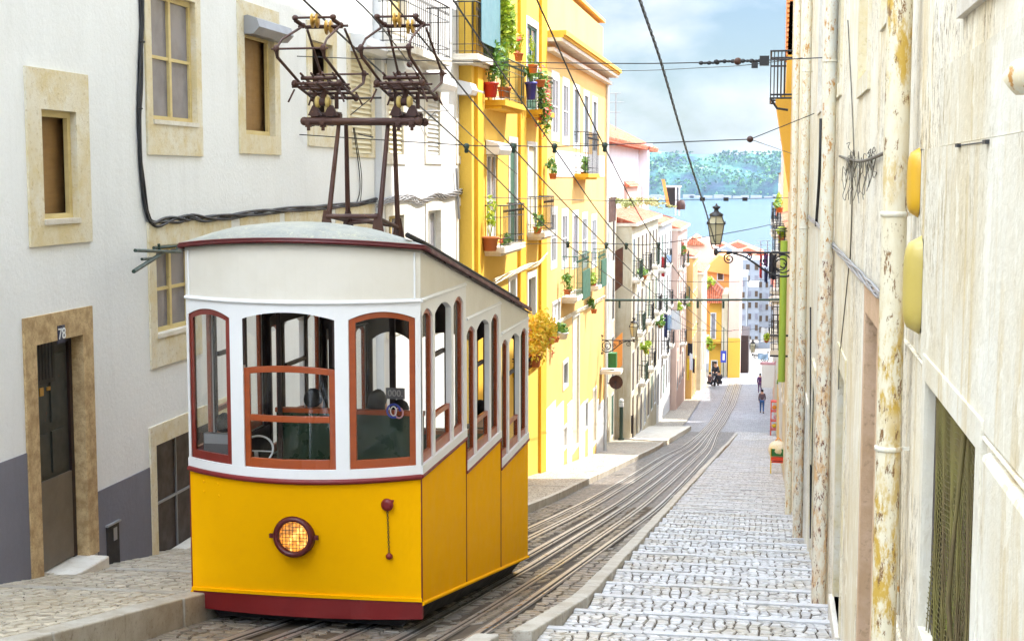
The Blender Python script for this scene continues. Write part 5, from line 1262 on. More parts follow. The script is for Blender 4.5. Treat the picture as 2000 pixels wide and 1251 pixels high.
# black cable bundle on the near house
bz=[(276,-10),(277,60),(274,150),(272,250),(277,340),(286,410),(300,436),(330,430),(358,428),(372,424),(400,427),(440,424),(500,416),(560,410),(640,404),(700,398),(736,390)]
m=MB()
for k in range(5):
    sp=spline([onX(x,y,XA+.03)+Vector((0,0,0)) for x,y in bz],10); ph=k*1.7
    m.tube([p+Vector((.012*math.cos(i*.21+ph),.022*math.cos(i*.13+ph*2),.035*math.sin(i*.17+ph*1.3)*(1 if p.y>16 else .3))) for i,p in enumerate(sp)],.017,6)
for x,y in ((277,82),(273,212),(372,426),(500,416)): p=onX(x,y,XA+.03); m.tube([p-Vector((0,.06,0)),p+Vector((.03,.0,.0)),p+Vector((0,.06,0))],.012,5)
tag(m.build('cable_bundle','black'),'black cable bundle running down and along the near white house','cables')
m=MB(); m.tube(spline([onX(690,250,XA+.04),onX(700,320,XA+.03),onX(703,370,XA+.03),onX(696,398,XA+.03)],8),.010,5); m.tube(spline([onX(692,250,XA+.04),onX(706,340,XA+.03),onX(704,396,XA+.03)],8),.008,5); tag(m.build('hanging_wire','black'),'loose pair of thin wires hanging beside the tower legs','wire')
m=MB()
for k in range(6):
    sp=spline([onX(x,y,XB+.05) for x,y in ((738,398),(765,390),(800,386),(822,394),(850,382),(870,384),(900,374),(925,374))],9)
    m.tube([p+Vector((.02*math.cos(i*.3+k),0,.06*math.sin(i*.35+k*1.1))) for i,p in enumerate(sp)],.018,5)
tag(m.build('cable_bundle','mgrey'),'grey sagging cables along the bright white house','cables')
m=MB()
for k in range(5):
    sp=spline([onX(x,y,XD+.06) for x,y in ((965,550),(1008,530),(1030,520),(1050,515),(1068,497),(1110,640),(1135,600),(1165,575),(1182,560))][0:5],8)
    m.tube([p+Vector((.03*math.cos(i*.3+k),0,.07*math.sin(i*.35+k*1.1))) for i,p in enumerate(sp)],.02,5)
    sp=spline([onX(x,y,XD+.06) for x,y in ((1075,640),(1090,630),(1120,612),(1150,597),(1180,580))],8)
    m.tube([p+Vector((.03*math.cos(i*.3+k),0,.07*math.sin(i*.35+k*1.1))) for i,p in enumerate(sp)],.022,5)
tag(m.build('cable_bundle','stone'),'tan cables drooping across the yellow houses','cables')
# tangled wires on the right wall
m=MB(); c=onX(1680,318,XR_-.02); random.seed(4)
for k in range(34):
    p=c+Vector((0,random.uniform(-1.3,1.6),random.uniform(-.0,.06))); q=[p]
    for i in range(5): p=p+Vector((random.uniform(-.02,.012),random.uniform(-.22,.22),random.uniform(-.12,.05))); p.x=min(p.x,XR_-.006); p.x=max(p.x,XR_-.07); q.append(p)
    m.tube(spline(q,5),.003,4,smooth=False)
m.tube(spline([onX(1640,305,XR_-.02),onX(1680,315,XR_-.03),onX(1735,296,XR_-.02)],8),.012,5)
m.tube(spline([onX(1662,308,XR_-.01),onX(1664,400,XR_-.015),onX(1660,515,XR_-.01)],8),.006,4)
m.tube(spline([onX(1658,520,XR_-.01),onX(1650,600,XR_-.012),onX(1640,700,XR_-.012),onX(1638,760,XR_-.01)],8),.005,4)
m.tube(spline([onX(1656,40,XR_-.01),onX(1664,200,XR_-.012),onX(1668,300,XR_-.01)],8),.005,4)
tag(m.build('tangled_wires','oldwire'),'tangle of thin loose wires on the cream wall between the downpipes','wires')
m=MB()
for k in range(4):
    sp=spline([onX(x,y,XR_-.02) for x,y in ((1553,400),(1575,420),(1598,440),(1620,470),(1660,515),(1700,555),(1722,580))],8)
    m.tube([p+Vector((-.008*abs(math.cos(i*.3+k)),0,.025*math.sin(i*.4+k*1.3))) for i,p in enumerate(sp)],.010,5)
tag(m.build('cable_run','mgrey'),'grey cable run sloping down along the right wall behind the pipes','cables')
wire('wall_cable','thick short black cable beside the second downpipe',[onX(1603,232,XR_-.02),onX(1601,330,XR_-.02),onX(1594,440,XR_-.02)],.022,'black','cable')
for i,((x0,y0),(x1,y1)) in enumerate((((1765,0),(1752,1200)),((1583,600),(1583,1050)),((1566,130),(1562,620)))):
    wire('wall_conduit',('thin pale conduit just right of the thick ochre downpipe','thin dark conduit between the second and third downpipes','thin cord beside the third downpipe')[i],[onX(x0,y0,XR_-.012),onX((x0+x1)/2,(y0+y1)/2,XR_-.012),onX(x1,y1,XR_-.012)],.012,('pipew','chassis','stone')[i],'conduit')
# small clips and pins on the near wall
m=MB()
for x,y in ((1873,284),(1928,277)): p=onX(x,y,XR_-.015); m.box(p-Vector((.01,.03,.006)),p+Vector((.01,.03,.006)))
m.tube([onX(1873,284,XR_-.015),onX(1928,277,XR_-.015)],.002,4); tag(m.build('cable_clips','black'),'two tiny black cable clips on the near right wall','clips')
# clothes bracket on the near white house
t=thing('drying_bracket','dark green folding drying bracket on the near white house, left of the tram roof','bracket',onX(350,486,XA)); m=MB()
def on(x,y,o): return onX(x,y,XA+o)
m.tube([on(264,489,.55),on(352,492,.12)],.022,6); m.tube([on(261,530,.62),on(318,494,.25)],.024,6); m.tube([on(277,506,.5),on(305,504,.3),on(322,492,.2)],.018,6); m.tube([on(300,484,.2),on(352,480,.02)],.02,6); m.tube([on(310,476,.2),on(312,492,.2)],.018,6); m.tube([on(348,478,.1),on(344,492,.1)],.018,6)
m.build('bracket_arms','giron',t)
t=thing('drying_bracket','thin dark bracket arm with a diagonal stay, behind the left pantograph','bracket',onX(676,192,XA)); m=MB(); m.tube([on(676,193,.05),on(744,191,.5)],.022,6); m.tube([on(684,225,.02),on(722,194,.3)],.010,5); m.build('bracket_arms','iron',t)
t=thing('drying_bracket','pale bracket arm with hooks on the bright white house','bracket',onX(818,218,XB)); m=MB()
m.tube([onX(818,218,XB+.05),onX(876,216,XB+.4)],.015,6); m.tube([onX(830,240,XB),onX(850,218,XB+.2)],.010,5); m.build('bracket_arms','mgrey',t)

# ------------------------------------------------------------------ street lamps
def lamp(label,base,wallx,scale=1.,side=1):
    """base: point under the lantern; bracket runs to the wall at wallx"""
    t=thing('street_lamp',label,'street lamp',base,'wall lamps'); b=Vector(base); s=scale; 
    def sqr(z0,r0,z1,r1,mb,n=6): mb.lathe(b,[(r0,z0),(r1,z1)],n,sq=True,smooth=False)
    m=MB(); m.lathe(b,[(.02,-.12*s),(.05*s,-.08*s),(.06*s,0),(.04*s,.05*s),(.015*s,.07*s)],10)
    for i in range(4):
        an=math.pi/4+i*math.pi/2; u=Vector((math.cos(an),math.sin(an),0)); m.tube([b+Vector((0,0,.05*s)),b+u*.13*s+Vector((0,0,.07*s)),b+u*.16*s+Vector((0,0,.18*s))],.010*s,5)
    m.build('lamp_fork','iron',t)
    zb=.19*s; zm=.72*s; zt_=.93*s; rb,rm,rt_=.145*s,.245*s,.165*s
    m=MB(); n=6
    for (z0,r0),(z1,r1) in (((zb,rb),(zm,rm)),((zm,rm),(zt_,rt_))):
        for i in range(n):
            an=2*math.pi*(i+.5)/n; u=Vector((math.cos(an),math.sin(an),0)); m.tube([b+u*r0+Vector((0,0,z0)),b+u*r1+Vector((0,0,z1))],.011*s,5)
    for z,r in ((zb,rb),(zm,rm),(zt_,rt_)):
        ring=[b+Vector((math.cos(2*math.pi*(i+.5)/n)*r,math.sin(2*math.pi*(i+.5)/n)*r,z)) for i in range(n+1)]; m.tube(ring,.014*s,5)
    for i in range(n):
        an=2*math.pi*(i+.5)/n; u=Vector((math.cos(an),math.sin(an),0)); m.lathe(b+u*(rm+.02*s)+Vector((0,0,zm)),[(.012*s,-.02*s),(.022*s,0),(.012*s,.05*s),(.003*s,.07*s)],6)
    fr=m.build('lantern_frame','iron',t)
    m=MB(); m.lathe(b,[(rb-.008*s,zb+.01*s),(rm-.008*s,zm)],6,sq=True,smooth=False); m.lathe(b,[(rm-.008*s,zm+.002),(rt_-.008*s,zt_)],6,sq=True,smooth=False); m.build('lantern_glass','lampglass',fr)
    m=MB(); m.lathe(b,[(rt_+.03*s,zt_),(rt_+.01*s,zt_+.05*s),(.07*s,zt_+.11*s),(.055*s,zt_+.17*s),(.11*s,zt_+.215*s),(.105*s,zt_+.24*s),(.03*s,zt_+.27*s),(.025*s,zt_+.31*s),(.005*s,zt_+.33*s)],14); m.build('lantern_cap','iron',t)
    L=wallx-b.x; sg=1 if L>0 else -1; L=abs(L); y=b.y
    q=lambda fx,z: Vector((b.x+sg*L*fx,y,b.z+z*s))
    m=MB(); m.tube([q(0,-.03),q(1,-.03)],.030*s,6); m.tube(spline([q(.22,-.06),q(.36,-.14),q(.50,-.32),q(.64,-.52),q(.78,-.64),q(.92,-.64),q(1,-.5)],6),.030*s,6)
    def scroll(cx,cz,r,turn=1.6,a0=0,d=1):
        pts=[]
        for i in range(26):
            tt=i/25; an=a0+d*tt*turn*2*math.pi; rr=r*(1-.8*tt); pts.append(q(cx,cz)+Vector((sg*math.cos(an)*rr,0,math.sin(an)*rr)))
        m.tube(pts,.019*s,5)
    scroll(.17,-.20,.15*s,1.7,1.2); scroll(.42,-.14,.09*s,1.5,2.0,-1); scroll(.84,-.34,.29*s,1.7,1.9,-1); scroll(.62,-.26,.11*s,1.3,2.6); scroll(.84,-.34,.27*s,.98,1.,1)
    m.tube([q(.22,-.05),q(.10,-.12)],.012*s,5)
    m.tube([Vector((wallx,y,b.z+.22*s)),Vector((wallx,y,b.z-.75*s))],.022*s,6); scroll(1.0,.22,.06*s,1.2,3.3); scroll(1.0,-.72,.08*s,1.3,2.0)
    m.build('lamp_bracket','iron',t); return t
p=onY(1398,490,33); lamp('large black street lantern on a scrolled bracket reaching from the right wall, against the river',(p.x,33,p.z),.60,.86)
p=onY(1238,664,60); lamp('street lantern on a scrolled bracket from the pale yellow house on the left',(p.x,60,p.z),onY(1176,650,60).x,.80)
p=onY(1470,692,104); lamp('small distant street lantern on the right, above the walking people',(p.x,104,p.z),onY(1500,690,104).x,.9)

# ------------------------------------------------------------------ plants and pots
random.seed(17)
def pot(label,p,r,h,mat,fol=None,fmat='leaf',n=200,fr=(.4,.4,.5),off=(0,0,.4),leaf=.08,fl=None,droop=0,cat='potted plant',group='potted plants on the balconies'):
    p=Vector(p); t=thing('potted_plant',label,cat,p,group)
    m=MB(); m.lathe(p,[(r*.65,0),(r*.72,.01),(r*.95,h*.85),(r*1.08,h*.86),(r*1.08,h),(r*.9,h),(r*.85,h*.85)],14); m.build('pot',mat,t)
    m=MB(); m.leaves(p+Vector(off)+Vector((0,0,h)),fr,n,leaf,0,droop=droop)
    for i in range(6): m.tube([p+Vector((0,0,h*.8)),p+Vector(off)+Vector((random.uniform(-.6,.6)*fr[0],random.uniform(-.6,.6)*fr[1],h+random.uniform(-.3,.5)*fr[2]))],.008,4)
    if fl: m.leaves(p+Vector(off)+Vector((0,0,h)),tuple(f*1.05 for f in fr),fl,leaf*.9,1,droop=droop)
    m.build('foliage',[fmat,'flower'],t)
    return t
def at(x,y,X): return onX(x,y,X)
pot('red pot with a dark bushy plant on the upper left yellow balcony',at(958,190,XCc+.22),.20,.36,'redpot',n=520,fr=(.35,.45,.85),off=(0,.25,.75),leaf=.09)
pot('tall lime-green climber rising along the upper left yellow balcony',at(985,192,XCc+.35),.18,.28,'terra',fmat='leafy',n=1500,fr=(.34,.42,1.75),off=(0,-.05,1.4),leaf=.11)
pot('small terracotta pot of orange blooms hanging on the yellow pilaster beside the climber',at(1013,119,XCc+.35),.13,.2,'terra',fmat='leafy',n=160,fr=(.25,.28,.32),off=(0,0,.2),leaf=.06,fl=40)
pot('terracotta pot on the railing of the upper right yellow balcony',at(1041,143,XCc+.42),.14,.24,'terra',fmat='leafy',n=90,fr=(.10,.12,.55),off=(0,0,.45),leaf=.05)
pot('blue pot with green leaves on the upper right yellow balcony floor',at(1037,195,XCc+.3),.17,.5,'bluepot',n=200,fr=(.3,.4,.4),off=(0,0,.3),leaf=.08)
pot('trailing plant with red flowers spilling over the upper right yellow balcony',at(1056,170,XCc+.50),.14,.2,'terra',fmat='leaf',n=900,fr=(.28,.75,.85),off=(0,.5,-.35),leaf=.075,fl=150,droop=.7)
pot('terracotta pot with thin stems on the lower left yellow balcony',at(957,490,XCc+.25),.22,.36,'terra',fmat='leafy',n=90,fr=(.3,.4,.7),off=(0,0,.6),leaf=.07)
pot('row of low potted plants behind the railing of the lower left yellow balcony',at(985,486,XCc+.25),.12,.16,'redpot',n=260,fr=(.18,.7,.32),off=(0,0,.1),leaf=.06,fl=40)
pot('potted greens behind the railing of the lower right yellow balcony',at(1050,456,XCc+.3),.14,.2,'terra',n=200,fr=(.2,.7,.35),off=(0,.2,.15),leaf=.07)
pot('big cloud of golden flowers in a terracotta pot beside the tram roof end',at(1043,716,XD+.45),.22,.38,'terra',fmat='leaff',n=2600,fr=(.5,1.2,1.05),off=(.05,.55,.65),leaf=.075,fl=120,droop=.25)
pot('hanging white-green basket under the cables on the pale yellow house',at(1098,662,XD+.35),.2,.22,'wframe',n=140,fr=(.3,.35,.25),off=(0,0,.05),leaf=.08)
for i,(x,y) in enumerate(((1080,350),(1141,345),(1158,560),(1108,575),(1160,612),(1085,668))):
    pot(('small plant on the white band of the pale yellow house','plant at the iron balcony of the pale yellow house','yellow-flowered plant with a red pot on the far green balcony','plant on the near green balcony','round green basket under the cables by the green balconies','dark green basket left of the white-green basket')[i],at(x,y,XD+.3),.13,.18,'redpot' if i==2 else 'terra',fmat='leafy' if i==2 else 'leaf',n=140,fr=(.25,.35,.35),off=(0,0,.2),leaf=.08)
# plants further down on the left row
far_pl=[(1258,545,'leaf','lush green balcony plant on the long pale townhouse'),(1330,500,'leaf','dark balcony plant with red blooms high on the pink townhouse'),(1322,612,'leafy','yellow-green plant above the laundry line'),(1338,600,'leaf','dark green plant beside the yellow-green one above the laundry'),(1350,560,'leafy','lime plant on the far rose balcony'),(1362,632,'leafy','big lime plant low on the far left row'),(1352,640,'leaf','dark plant under the big lime plant'),(1262,690,'leafy','small plant above the brown doors of the long townhouse'),(1385,560,'leafy','plant at the eaves of the yellow end house'),(1384,680,'leafy','creeper on the yellow end house'),(1290,640,'leaf','plant behind the railings by the dark blue laundry')]
for i,(x,y,fm,lb) in enumerate(far_pl):
    p=at(x,y,XE+.4); 
    if x>1380: p=onY(x,y,149)
    k=p.y/75
    pot(lb,p,.16*k,.2*k,'terra',fmat=fm,n=300,fr=(.35*k,.5*k,.42*k),off=(0,0,.15),leaf=.09*k,fl=50 if i==1 else None)
# overgrown roof edge above the first cream row houses
m=MB()
for _ in range(26):
    Y=random.uniform(66.5,104); m.leaves((XE-random.uniform(-.3,1.2),Y,lin(Y,[66,92,104],[-1.6,-1.9,-2.5])+random.uniform(0,.25)+.25),(.6,1.0,.22),45,.10)
tag(m.build('roof_weeds','weeds'),'yellow-green weeds growing along the roof edge of the left row','weeds',kind='stuff')
# right side far greenery and clutter
for i,(x,y,fm) in enumerate(((1522,415,'leaf'),(1527,470,'leafy'),(1519,405,'leafy'),(1497,668,'leafy'),(1524,755,'leaf'))):
    p=onY(x,y,52 if i<3 else 70); pot(('fresh green plant on the topmost far right balcony','yellowing plant by the lamp bracket on the right','lime plant next to the fresh green one on the right','small lime plant above the right awning','dark shrub behind the red goods rack')[i],p,.13,.18,'terra',fmat=fm,n=240,fr=(.22,.5,.34),off=(0,0,.1),leaf=.08)

# ------------------------------------------------------------------ laundry
random.seed(9)
def cloth_piece(label,x0,y0,x1,y1,Y,mat,cat='laundry',group='washing hung out on the lines',flare=0):
    a=onY(x0,y0,Y); b=onY(x1,y1,Y); n,k=8,8; m=MB(); vs=[]
    for j in range(k+1):
        for i in range(n+1):
            u=i/n; v=j/k; x=a.x+(b.x-a.x)*(u+(u-.5)*flare*v); z=a.z+(b.z-a.z)*v; vs.append((x,Y+.07*math.sin(u*9+v*2)*(v+.3)+random.uniform(-.02,.02),z+.03*math.sin(u*7)))
    f=[(j*(n+1)+i,j*(n+1)+i+1,(j+1)*(n+1)+i+1,(j+1)*(n+1)+i) for j in range(k) for i in range(n)]
    m.add(vs,f,0,True); m.add([(x,y+.02,z) for x,y,z in vs],f,0,True); return tag(m.build('laundry',mat),label,cat,group)
for args in (('navy towel on the line beneath the left row plants',1297,612,1303,658,92,'cloth_navy'),('pale blue cloth next to the navy towel',1303,615,1311,645,92,'cloth_lblue'),('large white sheet spreading on the line over the street',1311,606,1326,643,92,'cloth_white','laundry','washing hung out on the lines',.6),
  ('dark red cloth high on the left row between windows',1292,502,1298,540,95,'cloth_red'),('blue bag-like cloth beside the dark red one',1302,498,1311,512,95,'cloth_lblue'),('dark clothes low on the far left row',1343,670,1352,695,110,'cloth_dark'),('long yellow cloth low on the far left row',1342,700,1346,742,104,'cloth_yellow'),('white garment beside the long yellow cloth',1347,690,1353,722,106,'cloth_white'),('black trousers hanging right of the white garment',1353,700,1357,728,108,'cloth_dark'),
  ('crimson cloth hanging behind the lamp bracket',1484,496,1488,543,44,'cloth_red'),('violet shirt hanging behind the lamp bracket',1492,494,1500,520,44,'cloth_purple'),('black garments hanging behind the lamp bracket',1502,496,1516,545,44,'cloth_dark'),('navy trousers hanging lowest behind the lamp bracket',1493,524,1499,552,44,'cloth_navy'),('pinkish cloth right of the black garments',1505,540,1511,556,45,'cloth_pink'),('white sheet draped on the far right balcony',1486,640,1500,668,88,'cloth_white'),('dark coat by the green pipe',1502,640,1512,660,78,'cloth_dark'),('pale blue awning cloth above the vendor sign',1480,690,1500,702,84,'cloth_lblue')):
    cloth_piece(*args)
wire('clothes_line','thin line holding the washing behind the lamp bracket',[onY(1478,495,44),onY(1520,494,44)],.012,'iron','line')
wire('clothes_line','line holding the white sheet over the street on the left',[onX(1288,606,XE),onY(1330,604,92)],.012,'iron','line')

# ------------------------------------------------------------------ street things
def boxes(name,label,cat,parts,loc,group=None):
    t=thing(name,label,cat,loc,group)
    for nm,mt,fn in parts: m=MB(); fn(m); m.build(nm,mt,t)
    return t
# satellite dishes on the left
for x,y,lb in ((1203,746,'brown satellite dish on the cream corner of the left row'),):
    p=onX(x,y,XE+.45); t=thing('satellite_dish',lb,'satellite dish',p); m=MB()
    vs=[];n=16
    for r,dz in ((0,0),(.14,.02),(.26,.06),(.31,.09)):
        for i in range(n): an=2*math.pi*i/n; vs.append(p+Vector((math.cos(an)*r,-dz+.1,math.sin(an)*r)))
    m.add(vs,[(j*n+i,j*n+(i+1)%n,(j+1)*n+(i+1)%n,(j+1)*n+i) for j in range(3) for i in range(n)],0,True); m.build('dish','rust',t)
    m=MB(); m.tube([p+Vector((0,.1,0)),p+Vector((-.45,.15,-.1))],.03,6); m.tube([p+Vector((0,.1,-.35)),p+Vector((0,-.3,0))],.012,5); m.build('dish_arm','iron',t)
p=onX(1199,703,XE+.5); boxes('planter_box','green box planter on a ledge above the satellite dish','planter',[('box','gpaint',lambda m:m.box(p+Vector((-.22,-.25,-.3)),p+Vector((.12,.25,.32)))),('ledge','stonew',lambda m:m.box(p+Vector((-.6,-.5,-.55)),p+Vector((.35,.5,-.41))))],p)
p=onX(1211,700,XE+.5); boxes('open_shutter','orange-brown open shutter beside the green planter','shutter',[('shutter_leaf','orange',lambda m:m.prism([p+Vector((-.3,0,-.7)),p+Vector((.1,0,-.3)),p+Vector((.1,0,1.2)),p+Vector((-.3,0,.8))],(0,.05,0)))],p)
p=onX(1212,530,XE+.5); boxes('open_shutter','red-brown louvred open shutter high on the first cream house','shutter',[('shutter_leaf','rust',lambda m:m.prism([p+Vector((-.25,0,-.9)),p+Vector((.1,0,-.6)),p+Vector((.1,0,1.1)),p+Vector((-.25,0,.9))],(0,.05,0)))],p)
g=onG(1213,864); t=thing('street_post','dark green post with a white upper part on the corner by the side street','post',g); m=MB(); m.tube([g,g+Vector((0,0,1.9))],.10,10); m.tube([g,g+Vector((0,0,.25))],.16,10); m.build('post','giron',t); m=MB(); m.tube([g+Vector((0,0,1.9)),g+Vector((0,0,2.1))],.13,10); m.ell(g+Vector((0,0,2.2)),(.13,.13,.13),8,6); m.build('post_cap','wframe',t)
g=onG(1226,862); boxes('menu_board','black menu board leaning on legs at the corner','board',[('board','iron',lambda m:m.box(g+Vector((-.28,-.03,.45)),g+Vector((.28,.03,1.4)))),('leg','dwood',lambda m:(m.box(g+Vector((-.3,-.04,0)),g+Vector((-.25,.04,1.45))),m.box(g+Vector((.25,-.04,0)),g+Vector((.3,.04,1.45)))))],g)
# vendor things on the right pavement
g=onG(1518,926,.1); s_=1.0
def chair(m,c,w=.44,d_=.42):
    for dx in (-w/2,w/2):
        for dy in (-d_/2,d_/2): m.box(c+Vector((dx-.02,dy-.02,0)),c+Vector((dx+.02,dy+.02,.45 if dy>0 else .95)))
t=thing('painted_chair','yellow-framed chair with red and green panels standing on the right pavement','chair',g)
m=MB(); chair(m,g); m.build('frame','cloth_yellow',t)
m=MB(); m.box(g+Vector((-.23,-.21,.44)),g+Vector((.23,.21,.48))); m.build('seat','redp',t)
m=MB(); m.box(g+Vector((-.22,-.23,.68)),g+Vector((.22,-.20,.92))); m.build('backrest','gpaint',t); m=MB(); m.box(g+Vector((-.22,-.235,.52)),g+Vector((.22,-.20,.64))); m.build('back_slat','redp',t)
q=g+Vector((.02,.05,.5)); t=thing('stuffed_bag','round pale bag with orange stains resting on the painted chair','bag',q); m=MB(); m.ell(q+Vector((0,0,.34)),(.34,.3,.33),14,10,0,.05); m.build('bag_body','stone',t); m=MB(); m.tube([q+Vector((-.1,-.05,.66)),q+Vector((0,-.05,.78)),q+Vector((.1,-.05,.66))],.02,6); m.build('bag_knot','orp',t)
g2=onG(1519,850,.1); t=thing('goods_rack','red goods rack stacked with orange and pink wares beside the wall','rack',g2)
m=MB()
for dx in (-.4,.35):
    for dy in (-.3,.3): m.box(g2+Vector((dx-.03,dy-.03,0)),g2+Vector((dx+.03,dy+.03,2.0)))
for z in (.35,.85,1.4,1.95): m.box(g2+Vector((-.42,-.33,z)),g2+Vector((.38,.33,z+.05)))
m.build('frame','redp',t)
for i in range(7):
    m=MB(); c=g2+Vector((random.uniform(-.25,.22),-.2,(.5,.5,1.0,1.0,1.02,1.55,1.55)[i]+.1)); m.ell(c,(.14,.12,.12),10,7,0,.08); m.build('ware',('orp','cloth_yellow','cloth_pink','redp','gpaint','orp','cloth_yellow')[i],t)
g3=g2+Vector((.1,6,zg(g2.y+6)-zg(g2.y))); p=onY(1502,735,g3.y)
t=thing('vendor_sign','large pale pink-white board hanging over the right pavement above the walker','sign',p); a=onY(1488,712,g3.y); b=onY(1511,757,g3.y); m=MB(); m.box((a.x,g3.y,b.z),(b.x,g3.y+.08,a.z)); m.build('board','signw',t); m=MB(); m.tube([(b.x-.1,g3.y+.04,a.z),(.62,g3.y+.04,a.z+.25)],.04,6); m.box((a.x-.1,g3.y-.0,a.z),(b.x+.1,g3.y+.5,a.z+.12)); m.build('bracket','cloth_pink',t)
p=onY(1413,696,146); t=thing('round_sign','small blue sign with a white figure on the end post','sign',p); m=MB(); m.box(p+Vector((-.28,-.03,-.6)),p+Vector((.28,.03,.6))); m.build('sign_plate','signb',t); m=MB(); m.box(p+Vector((-.08,-.05,-.35)),p+Vector((.12,-.03,.3))); m.build('sign_figure','signw',t); m=MB(); g=onG(1413,742); m.tube([(p.x,146.05,zg(146)),(p.x,146.05,p.z+3)],.05,6); m.build('pole','giron',t)
# aerials on roofs
for lb,x,yb,yt,Y in (('tv aerial on a tall mast above the pink attic roof',1203,240,182,66),('small tv aerial behind the lamp bracket',1486,490,470,120),('second small tv aerial behind the lamp bracket',1499,490,470,120)):
    a=onY(x,yb+15,Y); b=onY(x,yt,Y); t=thing('tv_aerial',lb,'aerial',a); m=MB(); m.tube([a,b],.02*Y/66,5)
    for f_,w in ((.0,.35),(.4,.55),(.85,.3)): z=b.z-(b.z-a.z)*f_*.6; m.tube([(b.x-w,Y,z),(b.x+w*.7,Y,z)],.014*Y/66,4)
    m.build('mast','mgrey',t)
# ------------------------------------------------------------------ people
def skinned(name,verts,edges,rad,mat,parent,root=0,sub=2):
    me=bpy.data.meshes.new(name); me.from_pydata([tuple(v) for v in verts],edges,[]); 
    bm=bmesh.new(); bm.from_mesh(me); ly=bm.verts.layers.skin.verify()
    bm.verts.ensure_lookup_table()
    for i,v in enumerate(bm.verts):
        r=rad[i]; r=r if isinstance(r,(tuple,list)) else (r,r); v[ly].radius=r; v[ly].use_root=(i==root)
    bm.to_mesh(me); bm.free()
    o=bpy.data.objects.new(name+'_src',me); COL.objects.link(o)
    sk=o.modifiers.new('skin','SKIN'); sk.use_smooth_shade=True; ss=o.modifiers.new('sub','SUBSURF'); ss.levels=sub; ss.render_levels=sub
    dg=bpy.context.evaluated_depsgraph_get(); dg.update(); m2=bpy.data.meshes.new_from_object(o.evaluated_get(dg)); bpy.data.objects.remove(o)
    m2.materials.clear(); m2.materials.append(M[mat]); o=bpy.data.objects.new(name,m2); COL.objects.link(o)
    if parent is not None: o.parent=parent; o.matrix_parent_inverse=Matrix.Translation(-root_loc(parent))
    return o
def person(label,loc,face,pose,top,legs,hair='hair',skin='skin',long=False,scale=1.0,hidden_legs=False):
    """face: heading angle (0 = facing +Y, away from camera)."""
    loc=Vector(loc); t=thing('person',label,'person',loc)
    ca,sa=math.cos(face),math.sin(face)
    def W(x,y,z): x*=scale;y*=scale;z*=scale; return loc+Vector((x*ca-y*sa,x*sa+y*ca,z))
    if pose=='walk':
        J=dict(pel=(0,0,.93),spi=(0,.0,1.12),che=(0,.01,1.33),nek=(0,.02,1.47),hd0=(0,.03,1.56),hd1=(0,.03,1.66),
          shl=(-.17,.01,1.40),shr=(.17,.01,1.40),ell=(-.22,-.08,1.14),elr=(.22,.06,1.14),wrl=(-.21,-.02,.92),wrr=(.21,.20,.96),hnl=(-.20,.01,.84),hnr=(.20,.25,.90),
          hpl=(-.09,0,.90),hpr=(.09,0,.90),knl=(-.10,.14,.52),knr=(.10,-.04,.50),anl=(-.10,.10,.10),anr=(.10,-.24,.14),tol=(-.11,.24,.04),tor=(.11,-.12,.04))
    else:   # sitting / crouching: seat height h
        h=.45 if pose=='sit' else .25
        J=dict(pel=(0,0,h+.07),spi=(0,-.02,h+.26),che=(0,.0,h+.47),nek=(0,.03,h+.61),hd0=(0,.05,h+.70),hd1=(0,.05,h+.80),
          shl=(-.17,0,h+.54),shr=(.17,0,h+.54),ell=(-.23,.10,h+.28),elr=(.23,.10,h+.28),wrl=(-.14,.30,h+.20),wrr=(.14,.30,h+.20),hnl=(-.10,.37,h+.19),hnr=(.10,.37,h+.19),
          hpl=(-.09,.03,h+.05),hpr=(.09,.03,h+.05),knl=(-.12,.43,h+(.08 if pose=='sit' else .25)),knr=(.12,.43,h+(.08 if pose=='sit' else .25)),anl=(-.12,.42 if pose=='sit' else .30,.08),anr=(.12,.42 if pose=='sit' else .30,.08),tol=(-.13,.56 if pose=='sit' else .44,.04),tor=(.13,.56 if pose=='sit' else .44,.04))
    K=list(J); idx={k:i for i,k in enumerate(K)}
    E_=[('pel','spi'),('spi','che'),('che','nek'),('nek','hd0'),('hd0','hd1'),('che','shl'),('che','shr'),('shl','ell'),('shr','elr'),('ell','wrl'),('elr','wrr'),('wrl','hnl'),('wrr','hnr'),('pel','hpl'),('pel','hpr'),('hpl','knl'),('hpr','knr'),('knl','anl'),('knr','anr'),('anl','tol'),('anr','tor')]
    Rr=dict(pel=(.15,.11),spi=(.13,.10),che=(.16,.11),nek=.055,hd0=(.072,.085),hd1=(.078,.092),shl=.06,shr=.06,ell=.042,elr=.042,wrl=.028,wrr=.028,hnl=(.035,.018),hnr=(.035,.018),hpl=.09,hpr=.09,knl=.058,knr=.058,anl=.036,anr=.036,tol=.032,tor=.032)
    V=[W(*J[k]) for k in K]
    # nose and ears on the same surface
    hz=J['hd0'][2]+.03; hy=J['hd0'][1]
    extra=[(0,hy+.10,hz,.012,'hd0'),(-.085,hy,hz+.0,.012,'hd0'),(.085,hy,hz+.0,.012,'hd0')]
    E2=[(idx[a],idx[b]) for a,b in E_]; rr=[Rr[k] if isinstance(Rr[k],tuple) else (Rr[k],Rr[k]) for k in K]
    for x,y,z,r,p in extra: V.append(W(x,y,z)); E2.append((idx[p],len(V)-1)); rr.append((r,r*1.6))
    # five short finger chains a hand
    for hd,wr in (('hnl','wrl'),('hnr','wrr')):
        dirv=(Vector(J[hd])-Vector(J[wr])).normalized(); side=Vector((1,0,0)) if abs(dirv.x)<.9 else Vector((0,1,0))
        for f in range(5):
            o_=(f-1.5)*.018 if f<4 else -.035; L=(.06,.07,.065,.05,.04)[f]; q=Vector(J[hd])+side*o_; V.append(W(*(q+dirv*L*(1 if f<4 else .4)))); E2.append((idx[hd],len(V)-1)); rr.append((.009,.009))
    rr=[(a*scale,b*scale) for a,b in rr]
